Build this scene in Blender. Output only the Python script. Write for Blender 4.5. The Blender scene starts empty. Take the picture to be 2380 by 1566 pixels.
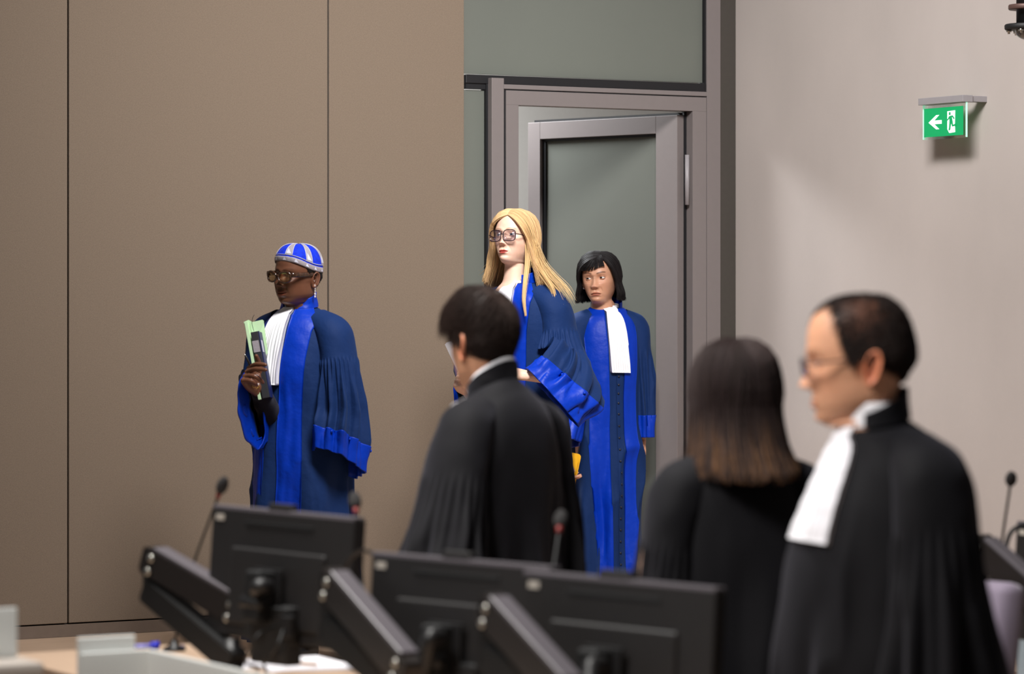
import bpy, bmesh, math, random
import numpy as np
from mathutils import Vector, Matrix, Euler

# ------------------------------------------------------------------ camera, world, lights, exposure
scene = bpy.context.scene
COL = scene.collection
F = 7700.0            # focal length in pixels of the 2380 px wide frame
CZ = 1.754            # eye height above the courtroom floor
HZ = 695.0            # pixel row of the horizon
cam_d = bpy.data.cameras.new('camera')
cam_d.sensor_width = 36.0
cam_d.lens = F / 2380.0 * 36.0
cam_d.shift_y = -(783.0 - HZ) / 2380.0
cam_d.clip_start = 0.1
cam_d.clip_end = 100
cam_d.dof.use_dof = True
cam_d.dof.focus_distance = 14.5
cam_d.dof.aperture_fstop = 3.3
cam = bpy.data.objects.new('camera', cam_d)
cam.location = (0, 0, CZ)
cam.rotation_euler = (math.pi / 2, 0, 0)
COL.objects.link(cam)
scene.camera = cam

world = bpy.data.worlds.new('world')
scene.world = world
world.use_nodes = True
world.node_tree.nodes['Background'].inputs[0].default_value = (0.95, 0.96, 1.0, 1)
world.node_tree.nodes['Background'].inputs[1].default_value = 0.09

scene.view_settings.view_transform = 'Standard'
scene.view_settings.look = 'None'
scene.view_settings.gamma = 1.0
scene.view_settings.use_curve_mapping = False
scene.view_settings.exposure = 0.0

def area(name, loc, target, size, power, color=(1, 0.97, 0.93), sy=None, spread=180):
    d = bpy.data.lights.new(name, 'AREA')
    d.energy = power
    d.color = color
    d.shape = 'RECTANGLE'
    d.spread = math.radians(spread)
    d.size = size
    d.size_y = sy or size
    o = bpy.data.objects.new(name, d)
    o.location = loc
    o.rotation_euler = (Vector(target) - Vector(loc)).to_track_quat('-Z', 'Y').to_euler()
    COL.objects.link(o)
    return o

# ceiling luminaires of the courtroom
area('ceiling_lamp_wall', (0.1, 11.2, 4.9), (0.10, 14.9, 1.30), 0.9, 66, (1, .985, .96), None, 98)
area('ceiling_lamp_door', (0.9, 10.8, 4.9), (0.45, 15.5, 1.9), 0.9, 88, (1, .985, .97), None, 125)
area('ceiling_lamp_middle', (-1.0, 7.9, 4.6), (-.2, 8.4, 1.0), 0.9, 60, (1, .97, .93), None, 90)
area('ceiling_lamp_bench', (-1.6, 5.2, 4.2), (0.6, 6.9, 1.4), 0.9, 30, (1, .97, .93), None, 75)
area('corridor_lamp', (-0.75, 16.7, 3.4), (-0.2, 16.9, 0.3), 0.7, 100, (0.95, 0.98, 1.0))

# ------------------------------------------------------------------ small helpers
def at(px, py, Y):
    """point of the room that the photograph's pixel shows at distance Y"""
    return Vector(((px - 1190.0) / F * Y, Y, CZ - (py - HZ) / F * Y))

def lin(c):
    return c / 12.92 if c <= 0.04045 else ((c + 0.055) / 1.055) ** 2.4

def rgb(r, g, b):
    return (lin(r / 255.0), lin(g / 255.0), lin(b / 255.0))

def sstep(a, b, x):
    t = np.clip((np.asarray(x, float) - a) / (b - a), 0, 1)
    return t * t * (3 - 2 * t)

def gau(x, s):
    return np.exp(-0.5 * (x / s) ** 2)

def vnoise(p, seed=0):
    """smooth value noise in [-1, 1]; p has shape (..., 3)"""
    p = np.asarray(p, float)
    i = np.floor(p).astype(np.int64)
    f = p - i
    f = f * f * (3 - 2 * f)
    def h(dx, dy, dz):
        n = (i[..., 0] + dx) * 374761393 + (i[..., 1] + dy) * 668265263 + (i[..., 2] + dz) * 2147483647 + seed * 1274126177
        n = (n ^ (n >> 13)) * 1274126177
        n = n ^ (n >> 16)
        return (n & 0xFFFF) / 32767.5 - 1.0
    r = 0
    for dx in (0, 1):
        for dy in (0, 1):
            for dz in (0, 1):
                w = (f[..., 0] if dx else 1 - f[..., 0]) * (f[..., 1] if dy else 1 - f[..., 1]) * (f[..., 2] if dz else 1 - f[..., 2])
                r = r + w * h(dx, dy, dz)
    return r

def pchip(xk, yk, x):
    """monotone cubic interpolation; yk may have extra columns"""
    xk = np.asarray(xk, float); yk = np.asarray(yk, float)
    one = yk.ndim == 1
    if one: yk = yk[:, None]
    h = np.diff(xk)[:, None]
    d = np.diff(yk, axis=0) / h
    m = np.zeros_like(yk)
    m[0], m[-1] = d[0], d[-1]
    if len(xk) > 2:
        w1 = 2 * h[1:] + h[:-1]; w2 = h[1:] + 2 * h[:-1]
        same = (d[:-1] * d[1:]) > 0
        dd0 = np.where(same, d[:-1], 1); dd1 = np.where(same, d[1:], 1)
        m[1:-1] = np.where(same, (w1 + w2) / (w1 / dd0 + w2 / dd1), 0)
    x = np.asarray(x, float); shp = x.shape; xf = np.clip(x.ravel(), xk[0], xk[-1])
    k = np.clip(np.searchsorted(xk, xf, side='right') - 1, 0, len(xk) - 2)
    hk = (xk[k + 1] - xk[k])[:, None]; t = ((xf - xk[k])[:, None]) / hk
    r = ((2*t**3 - 3*t**2 + 1) * yk[k] + (t**3 - 2*t**2 + t) * hk * m[k] + (-2*t**3 + 3*t**2) * yk[k+1] + (t**3 - t**2) * hk * m[k+1])
    return r[:, 0].reshape(shp) if one else r.reshape(shp + (yk.shape[1],))

def catmull(P, n):
    """smooth polyline through P (K x 3), n samples"""
    P = np.asarray(P, float)
    if len(P) == 2:
        t = np.linspace(0, 1, n)[:, None]
        return P[0] * (1 - t) + P[1] * t
    Q = np.vstack([2 * P[0] - P[1], P, 2 * P[-1] - P[-2]])
    u = np.linspace(0, len(P) - 1, n)
    k = np.minimum(u.astype(int), len(P) - 2)
    t = (u - k)[:, None]
    a, b, c, d = Q[k], Q[k + 1], Q[k + 2], Q[k + 3]
    return 0.5 * (2*b + (c - a) * t + (2*a - 5*b + 4*c - d) * t**2 + (3*b - a - 3*c + d) * t**3)

# ------------------------------------------------------------------ meshes
class MB:
    """collects vertices, faces and colours of ONE mesh"""
    def __init__(s):
        s.v = []; s.f = []; s.c = []; s.n = 0
    def add(s, v, f, c=None):
        v = np.asarray(v, float).reshape(-1, 3)
        s.v.append(v)
        for fa in (f if isinstance(f, list) else [f]):
            fa = np.asarray(fa, np.int64)
            if len(fa): s.f.append(fa + s.n)
        if c is None: c = (1, 1, 1)
        c = np.asarray(c, float)
        if c.ndim == 1: c = np.tile(c[:3], (len(v), 1))
        s.c.append(c)
        s.n += len(v)
        return s
    def xform(s, fn):
        s.v = [fn(v) for v in s.v]
        return s
    def mesh(s, name, smooth=True):
        v = np.vstack(s.v); c = np.vstack(s.c)
        me = bpy.data.meshes.new(name)
        me.vertices.add(len(v))
        me.vertices.foreach_set('co', v.astype(np.float32).ravel())
        nl = sum(f.size for f in s.f); nf = sum(len(f) for f in s.f)
        me.loops.add(nl); me.polygons.add(nf)
        me.loops.foreach_set('vertex_index', np.concatenate([f.ravel() for f in s.f]).astype(np.int32))
        tot = np.concatenate([np.full(len(f), f.shape[1]) for f in s.f])
        st = np.concatenate([[0], np.cumsum(tot)[:-1]])
        me.polygons.foreach_set('loop_start', st.astype(np.int32))
        me.update(calc_edges=True)
        me.polygons.foreach_set('use_smooth', np.full(nf, smooth))
        at_ = me.color_attributes.new('Col', 'FLOAT_COLOR', 'POINT')
        at_.data.foreach_set('color', np.hstack([c, np.ones((len(c), 1))]).astype(np.float32).ravel())
        me.validate()
        return me
    def build(s, name, mat, parent=None, smooth=True):
        return link(name, s.mesh(name, smooth), mat, parent)

def link(name, me, mat, parent=None, loc=None, rot=None):
    o = bpy.data.objects.new(name, me)
    COL.objects.link(o)
    if mat is not None and len(me.materials) == 0: me.materials.append(mat)
    if parent is not None: o.parent = parent
    if loc is not None: o.location = loc
    if rot is not None: o.rotation_euler = rot
    return o

def tag(o, label=None, cat=None, group=None, kind=None):
    if label: o['label'] = label
    if cat: o['category'] = cat
    if group: o['group'] = group
    if kind: o['kind'] = kind
    return o

def empty(name, loc=(0, 0, 0), rz=0.0):
    o = bpy.data.objects.new(name, None)
    o.empty_display_size = 0.1
    COL.objects.link(o)
    o.location = loc
    o.rotation_euler = (0, 0, rz)
    return o

def thing(name, label, cat, loc=(0, 0, 0), rz=0.0, group=None):
    return tag(empty(name, loc, rz), label, cat, group)

def gridf(nr, nc, closed=False):
    r = np.arange(nr - 1)[:, None]; m = nc if closed else nc - 1
    c = np.arange(m)[None, :]; c2 = (c + 1) % nc
    return np.stack([r * nc + c, r * nc + c2, (r + 1) * nc + c2, (r + 1) * nc + c], -1).reshape(-1, 4)

def frames(P):
    T = np.gradient(P, axis=0); T /= np.linalg.norm(T, axis=1)[:, None] + 1e-12
    N = np.zeros_like(P)
    a = np.array([0, 0, 1.0]) if abs(T[0][2]) < 0.9 else np.array([1.0, 0, 0])
    n = np.cross(T[0], a); n /= np.linalg.norm(n)
    for i in range(len(P)):
        n = n - T[i] * np.dot(n, T[i]); n /= np.linalg.norm(n) + 1e-12
        N[i] = n
    return T, N, np.cross(T, N)

def tube_arr(P, R, seg=10, n=None, caps=True, flat=1.0):
    """tube along points P with radii R -> verts, [quads, tris]"""
    P = np.asarray(P, float)
    if n: 
        R = np.interp(np.linspace(0, 1, n), np.linspace(0, 1, np.size(R)), np.atleast_1d(R)) if np.size(R) > 1 else np.full(n, float(np.atleast_1d(R)[0]))
        P = catmull(P, n)
    R = np.broadcast_to(np.asarray(R, float), (len(P),))
    T, N, B = frames(P)
    a = np.linspace(0, 2 * np.pi, seg, endpoint=False)
    v = P[:, None] + R[:, None, None] * (np.cos(a)[None, :, None] * N[:, None] + flat * np.sin(a)[None, :, None] * B[:, None])
    v = v.reshape(-1, 3); f = [gridf(len(P), seg, True)]
    if caps:
        k = len(v); v = np.vstack([v, P[0], P[-1]])
        i = np.arange(seg); j = (i + 1) % seg; o = (len(P) - 1) * seg
        f.append(np.vstack([np.stack([j, i, np.full(seg, k)], 1), np.stack([o + i, o + j, np.full(seg, k + 1)], 1)]))
    return v, f

def lathe_arr(prof, seg=24, axis='z'):
    p = np.asarray(prof, float); a = np.linspace(0, 2 * np.pi, seg, endpoint=False)
    v = np.stack([p[:, 0:1] * np.cos(a), p[:, 0:1] * np.sin(a), np.repeat(p[:, 1:2], seg, 1)], -1).reshape(-1, 3)
    return v, [gridf(len(p), seg, True)[:, ::-1]]

def ell_arr(c, r, nu=20, nv=12):
    u = np.linspace(0, 2 * np.pi, nu, endpoint=False); w = np.linspace(0.02, np.pi - 0.02, nv)
    v = np.stack([np.sin(w)[:, None] * np.cos(u), np.sin(w)[:, None] * np.sin(u), np.repeat(np.cos(w)[:, None], nu, 1)], -1).reshape(-1, 3)
    k = len(v); v = np.vstack([v, [0, 0, 1], [0, 0, -1]])
    i = np.arange(nu); j = (i + 1) % nu; o = (nv - 1) * nu
    f = [gridf(nv, nu, True)[:, ::-1], np.vstack([np.stack([i, j, np.full(nu, k)], 1), np.stack([o + j, o + i, np.full(nu, k + 1)], 1)])]
    return v * np.asarray(r) + np.asarray(c), f

def box_bm(size, bev=0.0, seg=2):
    bm = bmesh.new()
    bmesh.ops.create_cube(bm, size=1.0)
    for v in bm.verts: v.co = Vector((v.co.x * size[0], v.co.y * size[1], v.co.z * size[2]))
    if bev > 0: bmesh.ops.bevel(bm, geom=list(bm.edges), offset=bev, segments=seg, affect='EDGES', profile=0.5)
    return bm

def from_bm(name, bm, mat, parent=None, loc=(0, 0, 0), rot=(0, 0, 0), smooth=False):
    me = bpy.data.meshes.new(name)
    bmesh.ops.recalc_face_normals(bm, faces=bm.faces)
    bm.to_mesh(me); bm.free()
    if smooth:
        for p in me.polygons: p.use_smooth = True
    return link(name, me, mat, parent, loc, rot)

def box(name, size, loc, mat, parent=None, rot=(0, 0, 0), bev=0.0, seg=2):
    return from_bm(name, box_bm(size, bev, seg), mat, parent, loc, rot)

def bm_box(bm, size, loc, M=None, bev=0):
    b = box_bm(size, bev)
    me = bpy.data.meshes.new('tmp'); b.to_mesh(me); b.free()
    me.transform(Matrix.Translation(loc))
    if M is not None: me.transform(M)
    bm.from_mesh(me); bpy.data.meshes.remove(me)

def prism(name, pts, thick, mat, parent=None, M=None):
    """flat outline pts (x, z) given a thickness along y"""
    bm = bmesh.new()
    a = [bm.verts.new((x, 0, z)) for x, z in pts]
    b = [bm.verts.new((x, thick, z)) for x, z in pts]
    bm.faces.new(a); bm.faces.new(b[::-1])
    for i in range(len(pts)):
        j = (i + 1) % len(pts)
        bm.faces.new((a[i], b[i], b[j], a[j]))
    if M is not None: bm.transform(M)
    return from_bm(name, bm, mat, parent)

# ------------------------------------------------------------------ materials
def new_mat(name):
    m = bpy.data.materials.new(name)
    m.use_nodes = True
    return m, m.node_tree, m.node_tree.nodes['Principled BSDF']

def mat(name, col, rough=0.6, metal=0.0, noise=0.0, nscale=40.0, bump=0.0, bscale=300.0, sheen=0.0, spec=0.5, sss=0.0,
        trans=0.0, emit=None, estr=0.0, coat=0.0, usecol=False, stretch=(1, 1, 1), ior=1.5, aniso=0.0, tint=None, alpha=1.0, bdist=.002):
    m, nt, b = new_mat(name)
    b.inputs['Base Color'].default_value = (*col, 1)
    b.inputs['Roughness'].default_value = rough
    b.inputs['Metallic'].default_value = metal
    b.inputs['Specular IOR Level'].default_value = spec
    b.inputs['Sheen Weight'].default_value = sheen
    b.inputs['Sheen Roughness'].default_value = 0.5
    b.inputs['Coat Weight'].default_value = coat
    b.inputs['IOR'].default_value = ior
    b.inputs['Transmission Weight'].default_value = trans
    b.inputs['Alpha'].default_value = alpha
    b.inputs['Anisotropic'].default_value = aniso
    if tint: b.inputs['Sheen Tint'].default_value = (*tint, 1)
    if sss:
        b.inputs['Subsurface Weight'].default_value = sss
        b.inputs['Subsurface Radius'].default_value = (0.010, 0.004, 0.002)
        b.inputs['Subsurface Scale'].default_value = 1.0
    if emit:
        b.inputs['Emission Color'].default_value = (*emit, 1)
        b.inputs['Emission Strength'].default_value = estr
    L = nt.links; N = nt.nodes
    tc = N.new('ShaderNodeTexCoord'); mp = N.new('ShaderNodeMapping')
    mp.inputs['Scale'].default_value = stretch
    L.new(tc.outputs['Object'], mp.inputs['Vector'])
    src = None
    if usecol:
        a = N.new('ShaderNodeVertexColor'); a.layer_name = 'Col'; src = a.outputs['Color']
        mx = N.new('ShaderNodeMix'); mx.data_type = 'RGBA'; mx.blend_type = 'MULTIPLY'; mx.inputs[0].default_value = 1
        mx.inputs[6].default_value = (*col, 1); L.new(src, mx.inputs[7]); src = mx.outputs[2]
        L.new(src, b.inputs['Base Color'])
    if noise:
        n = N.new('ShaderNodeTexNoise'); n.inputs['Scale'].default_value = nscale; n.inputs['Detail'].default_value = 5
        L.new(mp.outputs['Vector'], n.inputs['Vector'])
        r = N.new('ShaderNodeMapRange'); r.inputs[3].default_value = 1 - noise; r.inputs[4].default_value = 1 + noise
        r.inputs[1].default_value = 0.25; r.inputs[2].default_value = 0.75
        L.new(n.outputs['Fac'], r.inputs[0])
        mx = N.new('ShaderNodeMix'); mx.data_type = 'RGBA'; mx.blend_type = 'MULTIPLY'; mx.inputs[0].default_value = 1
        if src is not None: L.new(src, mx.inputs[6])
        else: mx.inputs[6].default_value = (*col, 1)
        L.new(r.outputs[0], mx.inputs[7])
        L.new(mx.outputs[2], b.inputs['Base Color'])
    if bump:
        n = N.new('ShaderNodeTexNoise'); n.inputs['Scale'].default_value = bscale; n.inputs['Detail'].default_value = 3
        L.new(mp.outputs['Vector'], n.inputs['Vector'])
        bp = N.new('ShaderNodeBump'); bp.inputs['Strength'].default_value = bump; bp.inputs['Distance'].default_value = bdist
        L.new(n.outputs['Fac'], bp.inputs['Height']); L.new(bp.outputs[0], b.inputs['Normal'])
    return m

M = {}
M['fabric_wall'] = mat('fabric_wall', rgb(124, 109, 95), 0.95, noise=0.16, nscale=260, bump=0.5, bscale=420, sheen=0.15, stretch=(1, 1, 1), spec=0.2)
M['dark_gap'] = mat('dark_gap', rgb(22, 20, 19), 0.8)
M['plinth'] = mat('plinth', rgb(112, 97, 86), 0.7, noise=0.05)
M['concrete'] = mat('concrete', rgb(182, 172, 167), 0.9, noise=0.055, nscale=2.3, bump=0.25, bscale=60, spec=0.3, stretch=(1, 1, 0.6))
M['alu'] = mat('alu', rgb(121, 113, 112), 0.5, metal=0.0, noise=0.02, nscale=30, spec=0.4)
M['alu_light'] = mat('alu_light', rgb(150, 145, 148), 0.4, noise=0.03)
M['gasket'] = mat('gasket', rgb(20, 20, 24), 0.5)
M['recess'] = mat('recess', rgb(66, 61, 56), 0.8, noise=0.04)
M['corridor'] = mat('corridor', rgb(196, 193, 188), 0.9, noise=0.02)
def frosted(name, col, tl=.45, rough=.4):
    m = mat(name, col, rough, noise=.03, nscale=2.5, spec=.3)
    nt = m.node_tree; b = nt.nodes['Principled BSDF']
    t = nt.nodes.new('ShaderNodeBsdfTranslucent'); t.inputs[0].default_value = (*col, 1)
    x = nt.nodes.new('ShaderNodeMixShader'); x.inputs[0].default_value = tl
    nt.links.new(b.outputs[0], x.inputs[1]); nt.links.new(t.outputs[0], x.inputs[2]); nt.links.new(x.outputs[0], nt.nodes['Material Output'].inputs[0])
    return m
M['frost'] = frosted('frost', rgb(138, 141, 134), .5)
M['steel'] = mat('steel', rgb(190, 188, 180), 0.28, metal=0.9)
M['black_plastic'] = mat('black_plastic', rgb(24, 23, 24), 0.45, noise=0.1, nscale=60)
M['dark_plastic'] = mat('dark_plastic', rgb(31, 29, 29), 0.5, noise=0.06, nscale=50)
M['edge_plastic'] = mat('edge_plastic', rgb(92, 87, 92), 0.38)
M['arm_grey'] = mat('arm_grey', rgb(46, 41, 39), 0.32, metal=0.3)
M['sticker'] = mat('sticker', rgb(176, 168, 158), 0.5)
M['screen'] = mat('screen', rgb(10, 10, 12), 0.15)
M['rubber'] = mat('rubber', rgb(14, 14, 15), 0.6)
M['foam'] = mat('foam', rgb(44, 42, 42), 0.95, noise=0.2, nscale=900, bump=0.8, bscale=900)
M['red_ring'] = mat('red_ring', rgb(120, 30, 28), 0.4)
M['paper'] = mat('paper', rgb(236, 234, 240), 0.8)
M['milk_glass'] = frosted('milk_glass', rgb(246, 248, 246), .25)
M['glass'] = mat('glass', (1, 1, 1), 0.03, trans=1.0, ior=1.45)

# ------------------------------------------------------------------ the room
WD = Vector((0.864, 0.503, 0)).normalized()      # along the back wall, to the right
WN = Vector((WD.y, -WD.x, 0))                    # out of the back wall, into the room; also along the concrete wall
W0 = Vector((0.03, 15.4, 0))
DZ = 0.30                                        # the judges' platform
WROT = math.atan2(WD.y, WD.x)

def wall_s(px, off=0.0):
    """distance along the back wall (shifted off into the room) that the pixel column shows"""
    k = (px - 1190.0) / F
    p = W0 + WN * off
    return (k * p.y - p.x) / (WD.x - k * WD.y)

def wall_z(px, py, off=0.0):
    p = W0 + WN * off + WD * wall_s(px, off)
    return CZ - (py - HZ) / F * p.y

def wbox(name, px0, px1, z0, z1, o0, o1, mt, parent=None, bev=0.0, kind=None):
    """box on the back wall between pixel columns, heights z0..z1, from o0 to o1 out of the wall plane"""
    om = max(o0, o1)
    s0, s1 = wall_s(px0, om), wall_s(px1, om)
    c = W0 + WD * (s0 + s1) / 2 + WN * (o0 + o1) / 2
    o = box(name, (s1 - s0, abs(o1 - o0), z1 - z0), (c.x, c.y, (z0 + z1) / 2), mt, parent, (0, 0, WROT), bev)
    if kind: o['kind'] = kind
    return o

# floor and platform
fl = box('floor', (14, 20, 0.1), (0, 9, -0.05), mat('floor_wood', rgb(176, 148, 124), 0.55, noise=0.09, nscale=3, stretch=(1, 9, 1)))
fl['kind'] = 'structure'
M['wood'] = mat('wood', rgb(190, 162, 138), 0.5, noise=0.07, nscale=5, stretch=(1, 14, 1), bump=0.1, bscale=40)
pc = W0 + WD * (-1.5) + WN * 1.3
pl = box('platform_floor', (9.0, 3.6, DZ - 0.002), (pc.x, pc.y, DZ / 2), M['wood'], None, (0, 0, WROT))
tag(pl, 'light wood platform floor in front of the brown panelled wall', None, None, 'structure')

TOPZ = 4.6
# brown fabric panelled wall, one object per panel
backing_c = W0 + WD * ((wall_s(-900) + wall_s(1083)) / 2) - WN * 0.06
wb = box('wall_back', (wall_s(1083) - wall_s(-900), 0.06, TOPZ), (backing_c.x, backing_c.y, TOPZ / 2), M['dark_gap'], None, (0, 0, WROT))
tag(wb, 'wall clad in tall brown fabric covered panels', None, None, 'structure')
zb = wall_z(37, 1454)
def child_keep(o, parent):
    bpy.context.view_layer.update()
    o.parent = parent
    o.matrix_parent_inverse = parent.matrix_world.inverted()
edges = [-560, 158.5, 763, 1080.5]
for a, b in zip(edges[:-1], edges[1:]):
    o = wbox('panel', a + 1.7, b - 1.7, zb, TOPZ, -0.03, 0.0, M['fabric_wall'], None, 0.003)
    child_keep(o, wb)
o = wbox('panel', -1300, -563, zb, TOPZ, -0.03, 0.0, M['fabric_wall'], None, 0.003)
child_keep(o, wb)
o = wbox('baseboard_back', -1300, 1083, DZ, zb - 0.006, -0.03, -0.006, M['plinth'])
tag(o, 'grey brown plinth strip under the fabric panels', None, None, 'structure')

# glazed entrance: transom light, side light, door frame
fr = empty('door_1', (0, 0, 0))
tag(fr, 'grey aluminium door frame with frosted glass beside and above', None, None, 'structure')
def fpart(name, *a, **k):
    o = wbox(name, *a, **k)
    o.parent = fr
    return o
zt = lambda px, py: wall_z(px, py, -0.02)
z_bar_t = zt(1362, 183); z_bar_b = zt(1362, 203)
fpart('transom_pane', 1078, 1644, z_bar_t + 0.005, TOPZ, -0.07, -0.05, M['frost'])
fpart('transom_gasket', 1083, 1646, z_bar_b, z_bar_t, -0.07, -0.028, M['gasket'], bev=0.003)
fpart('jamb_gasket', 1637.5, 1643.5, z_bar_t, TOPZ, -0.07, -0.03, M['gasket'])
fpart('outer_post', 1643.5, 1675, DZ, TOPZ, -0.10, -0.02, M['alu'], bev=0.002)
fpart('side_pane', 1078, 1140, DZ + 0.1, z_bar_b - 0.03, -0.07, -0.05, M['frost'])
fpart('side_gasket', 1130, 1142.5, DZ + 0.1, z_bar_b, -0.07, -0.030, M['gasket'])
fpart('side_gasket', 1083, 1131, z_bar_b - 0.025, z_bar_b + 0.001, -0.07, -0.036, M['gasket'])
fpart('side_rail', 1083, 1142, DZ, DZ + 0.1, -0.07, -0.03, M['alu'])
z_fr_t = zt(1405, 204.5); z_fr_m = zt(1405, 217); z_op = zt(1405, 251)
fpart('mullion', 1143, 1171.5, DZ, zt(1157, 182), -0.10, 0.005, M['alu'], bev=0.002)
fpart('frame_head', 1171.5, 1643.5, z_fr_m + 0.004, z_fr_t, -0.10, -0.02, M['alu'], bev=0.002)
fpart('frame_groove', 1172, 1642, z_fr_m - 0.006, z_fr_m + 0.006, -0.09, -0.026, M['gasket'])
fpart('inner_head', 1176.5, 1642, z_op, z_fr_m - 0.002, -0.10, -0.021, M['alu'], bev=0.001)
fpart('inner_jamb', 1176.5, 1205.5, DZ, z_op, -0.10, -0.021, M['alu'], bev=0.001)
fpart('jamb_groove', 1171, 1177, DZ, z_fr_m, -0.09, -0.028, M['gasket'])
fpart('inner_jamb', 1610, 1642, DZ, z_op, -0.10, -0.021, M['alu'], bev=0.001)
fpart('jamb_groove', 1641.3, 1644.5, DZ, z_fr_m, -0.09, -0.027, M['gasket'])
fpart('threshold', 1205, 1610, DZ, DZ + 0.012, -0.12, -0.02, M['alu'])
# dark recess between frame and concrete
o = wbox('trim_1', 1674, 1722, 0.0, TOPZ, -0.12, -0.03, M['recess'])
tag(o, 'dark recessed strip between door frame and concrete wall', None, None, 'structure')

# open door leaf, hinged at the right, swung away into the corridor
ang = None
H0 = W0 + WD * wall_s(1587, -0.06) - WN * 0.075
H1 = Vector(at(1236, 0, 16.66)[:2] + (0,)) if False else Vector((at(1236, 0, 16.66).x, 16.66, 0))
dv = (H1 - H0); LW = dv.length; lrot = math.atan2(dv.y, dv.x)
leaf = empty('door_2', (H0.x, H0.y, DZ + 0.012), lrot)
tag(leaf, 'open grey framed door leaf with frosted glass, swung away from the room', None, None, 'structure')
LH = z_op - DZ - 0.03
th = 0.055
rw = 0.085; sw = 0.085
def lbox(name, x0, x1, y0, y1, z0, z1, mt, bev=0.002):
    return box(name, (x1 - x0, y1 - y0, z1 - z0), ((x0 + x1) / 2, (y0 + y1) / 2, (z0 + z1) / 2), mt, leaf, bev=bev)
# local +x runs from the hinge to the free edge; the room side is local +y
lbox('stile', 0, 0.14, -th / 2, th / 2, 0, LH, M['alu'])
lbox('stile', LW - sw, LW, -th / 2, th / 2, 0, LH, M['alu'])
lbox('top_rail', 0.14, LW - sw, -th / 2, th / 2, LH - rw, LH, M['alu'])
lbox('bottom_rail', 0.14, LW - sw, -th / 2, th / 2, 0, 0.20, M['alu'])
lbox('pane', 0.135, LW - sw + 0.004, -0.012, 0.0, 0.195, LH - rw + 0.004, M['frost'], 0)
lbox('gasket', 0.14, LW - sw, 0.0, 0.012, LH - rw - 0.012, LH - rw, M['gasket'], 0)
lbox('gasket', LW - sw - 0.022, LW - sw, 0.0, 0.010, 0.20, LH - rw, M['gasket'], 0)
lbox('gasket', 0.14, LW - sw, 0.0, 0.010, 0.20, 0.208, M['gasket'], 0)
lbox('edge_seal', 0.0, LW - 0.03, -0.012, 0.012, LH, LH + 0.012, M['gasket'], 0)
for hz in (LH - 0.30, 0.25):
    v, f = lathe_arr([(0, -0.12), (0.011, -0.12), (0.011, 0.12), (0, 0.12)], 16)
    o = MB().add(v, f).build('hinge', M['alu_light'], fr)
    p = W0 + WD * wall_s(1601, -0.03) - WN * 0.045
    o.location = (p.x, p.y, DZ + hz)
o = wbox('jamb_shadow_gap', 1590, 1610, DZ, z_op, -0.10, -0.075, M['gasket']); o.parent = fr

# corridor behind the door
cc = W0 + WD * 0.2 - WN * 2.6
o = box('wall_corridor', (7, 0.1, 4.2), (cc.x, cc.y, 2.1), M['corridor'], None, (0, 0, WROT))
tag(o, 'pale corridor wall seen past the open door', None, None, 'structure')
cc = W0 + WD * 0.3 - WN * 1.37
o = box('floor_corridor', (7, 2.45, 0.3), (cc.x, cc.y, DZ - 0.155), M['wood'], None, (0, 0, WROT))
o['kind'] = 'structure'
cc = W0 + WD * 0.3 - WN * 1.37
o = box('ceiling_corridor', (7, 2.45, 0.1), (cc.x, cc.y, 3.6), M['corridor'], None, (0, 0, WROT))
o['kind'] = 'structure'

# concrete wall at the right, coming towards the camera
C0 = W0 + WD * wall_s(1718)
LC = 9.0
cc = C0 + WN * (LC / 2 - 0.1) + WD * 0.15
rw_ = box('wall_right', (0.3, LC + 0.2, TOPZ), (cc.x, cc.y, TOPZ / 2), M['concrete'], None, (0, 0, WROT))
tag(rw_, 'pale grey plastered concrete wall with the exit sign', None, None, 'structure')

# ------------------------------------------------------------------ people: heads
HK = np.array([
 # zf     zb      yf      yb     w      n     yc
 ( .1185, .1185, -.004,  .012, .006, 2.0, .004),
 ( .1130, .1130, -.040,  .052, .040, 2.0, .006),
 ( .1020, .1020, -.062,  .076, .0570, 2.0, .008),
 ( .0860, .0860, -.0775, .0925, .0675, 2.05, .008),
 ( .0660, .0660, -.0870, .1020, .0735, 2.15, .010),
 ( .0450, .0450, -.0915, .1060, .0765, 2.25, .012),
 ( .0250, .0250, -.0930, .1060, .0775, 2.30, .012),
 ( .0050, .0050, -.0915, .1035, .0770, 2.30, .012),
 (-.0150, -.0150, -.0905, .0980, .0750, 2.30, .012),
 (-.0350, -.0330, -.0895, .0885, .0715, 2.25, .013),
 (-.0550, -.0500, -.0890, .0790, .0670, 2.20, .014),
 (-.0750, -.0640, -.0885, .0710, .0620, 2.15, .015),
 (-.0920, -.0740, -.0865, .0660, .0555, 2.10, .017),
 (-.1050, -.0830, -.0830, .0640, .0490, 2.05, .019),
 (-.1135, -.0920, -.0730, .0630, .0455, 2.0, .020),
 (-.1170, -.1020, -.0570, .0630, .0460, 2.0, .018),
 (-.1210, -.1120, -.0420, .0630, .0490, 2.0, .016),
 (-.1320, -.1250, -.0350, .0640, .0520, 2.0, .015),
 (-.1550, -.1500, -.0360, .0660, .0535, 2.0, .015),
 (-.1850, -.1800, -.0430, .0700, .0600, 2.0, .014),
 (-.2150, -.2100, -.0550, .0760, .0800, 2.0, .012),
 (-.2400, -.2350, -.0600, .0820, .1100, 2.0, .012)])

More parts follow.
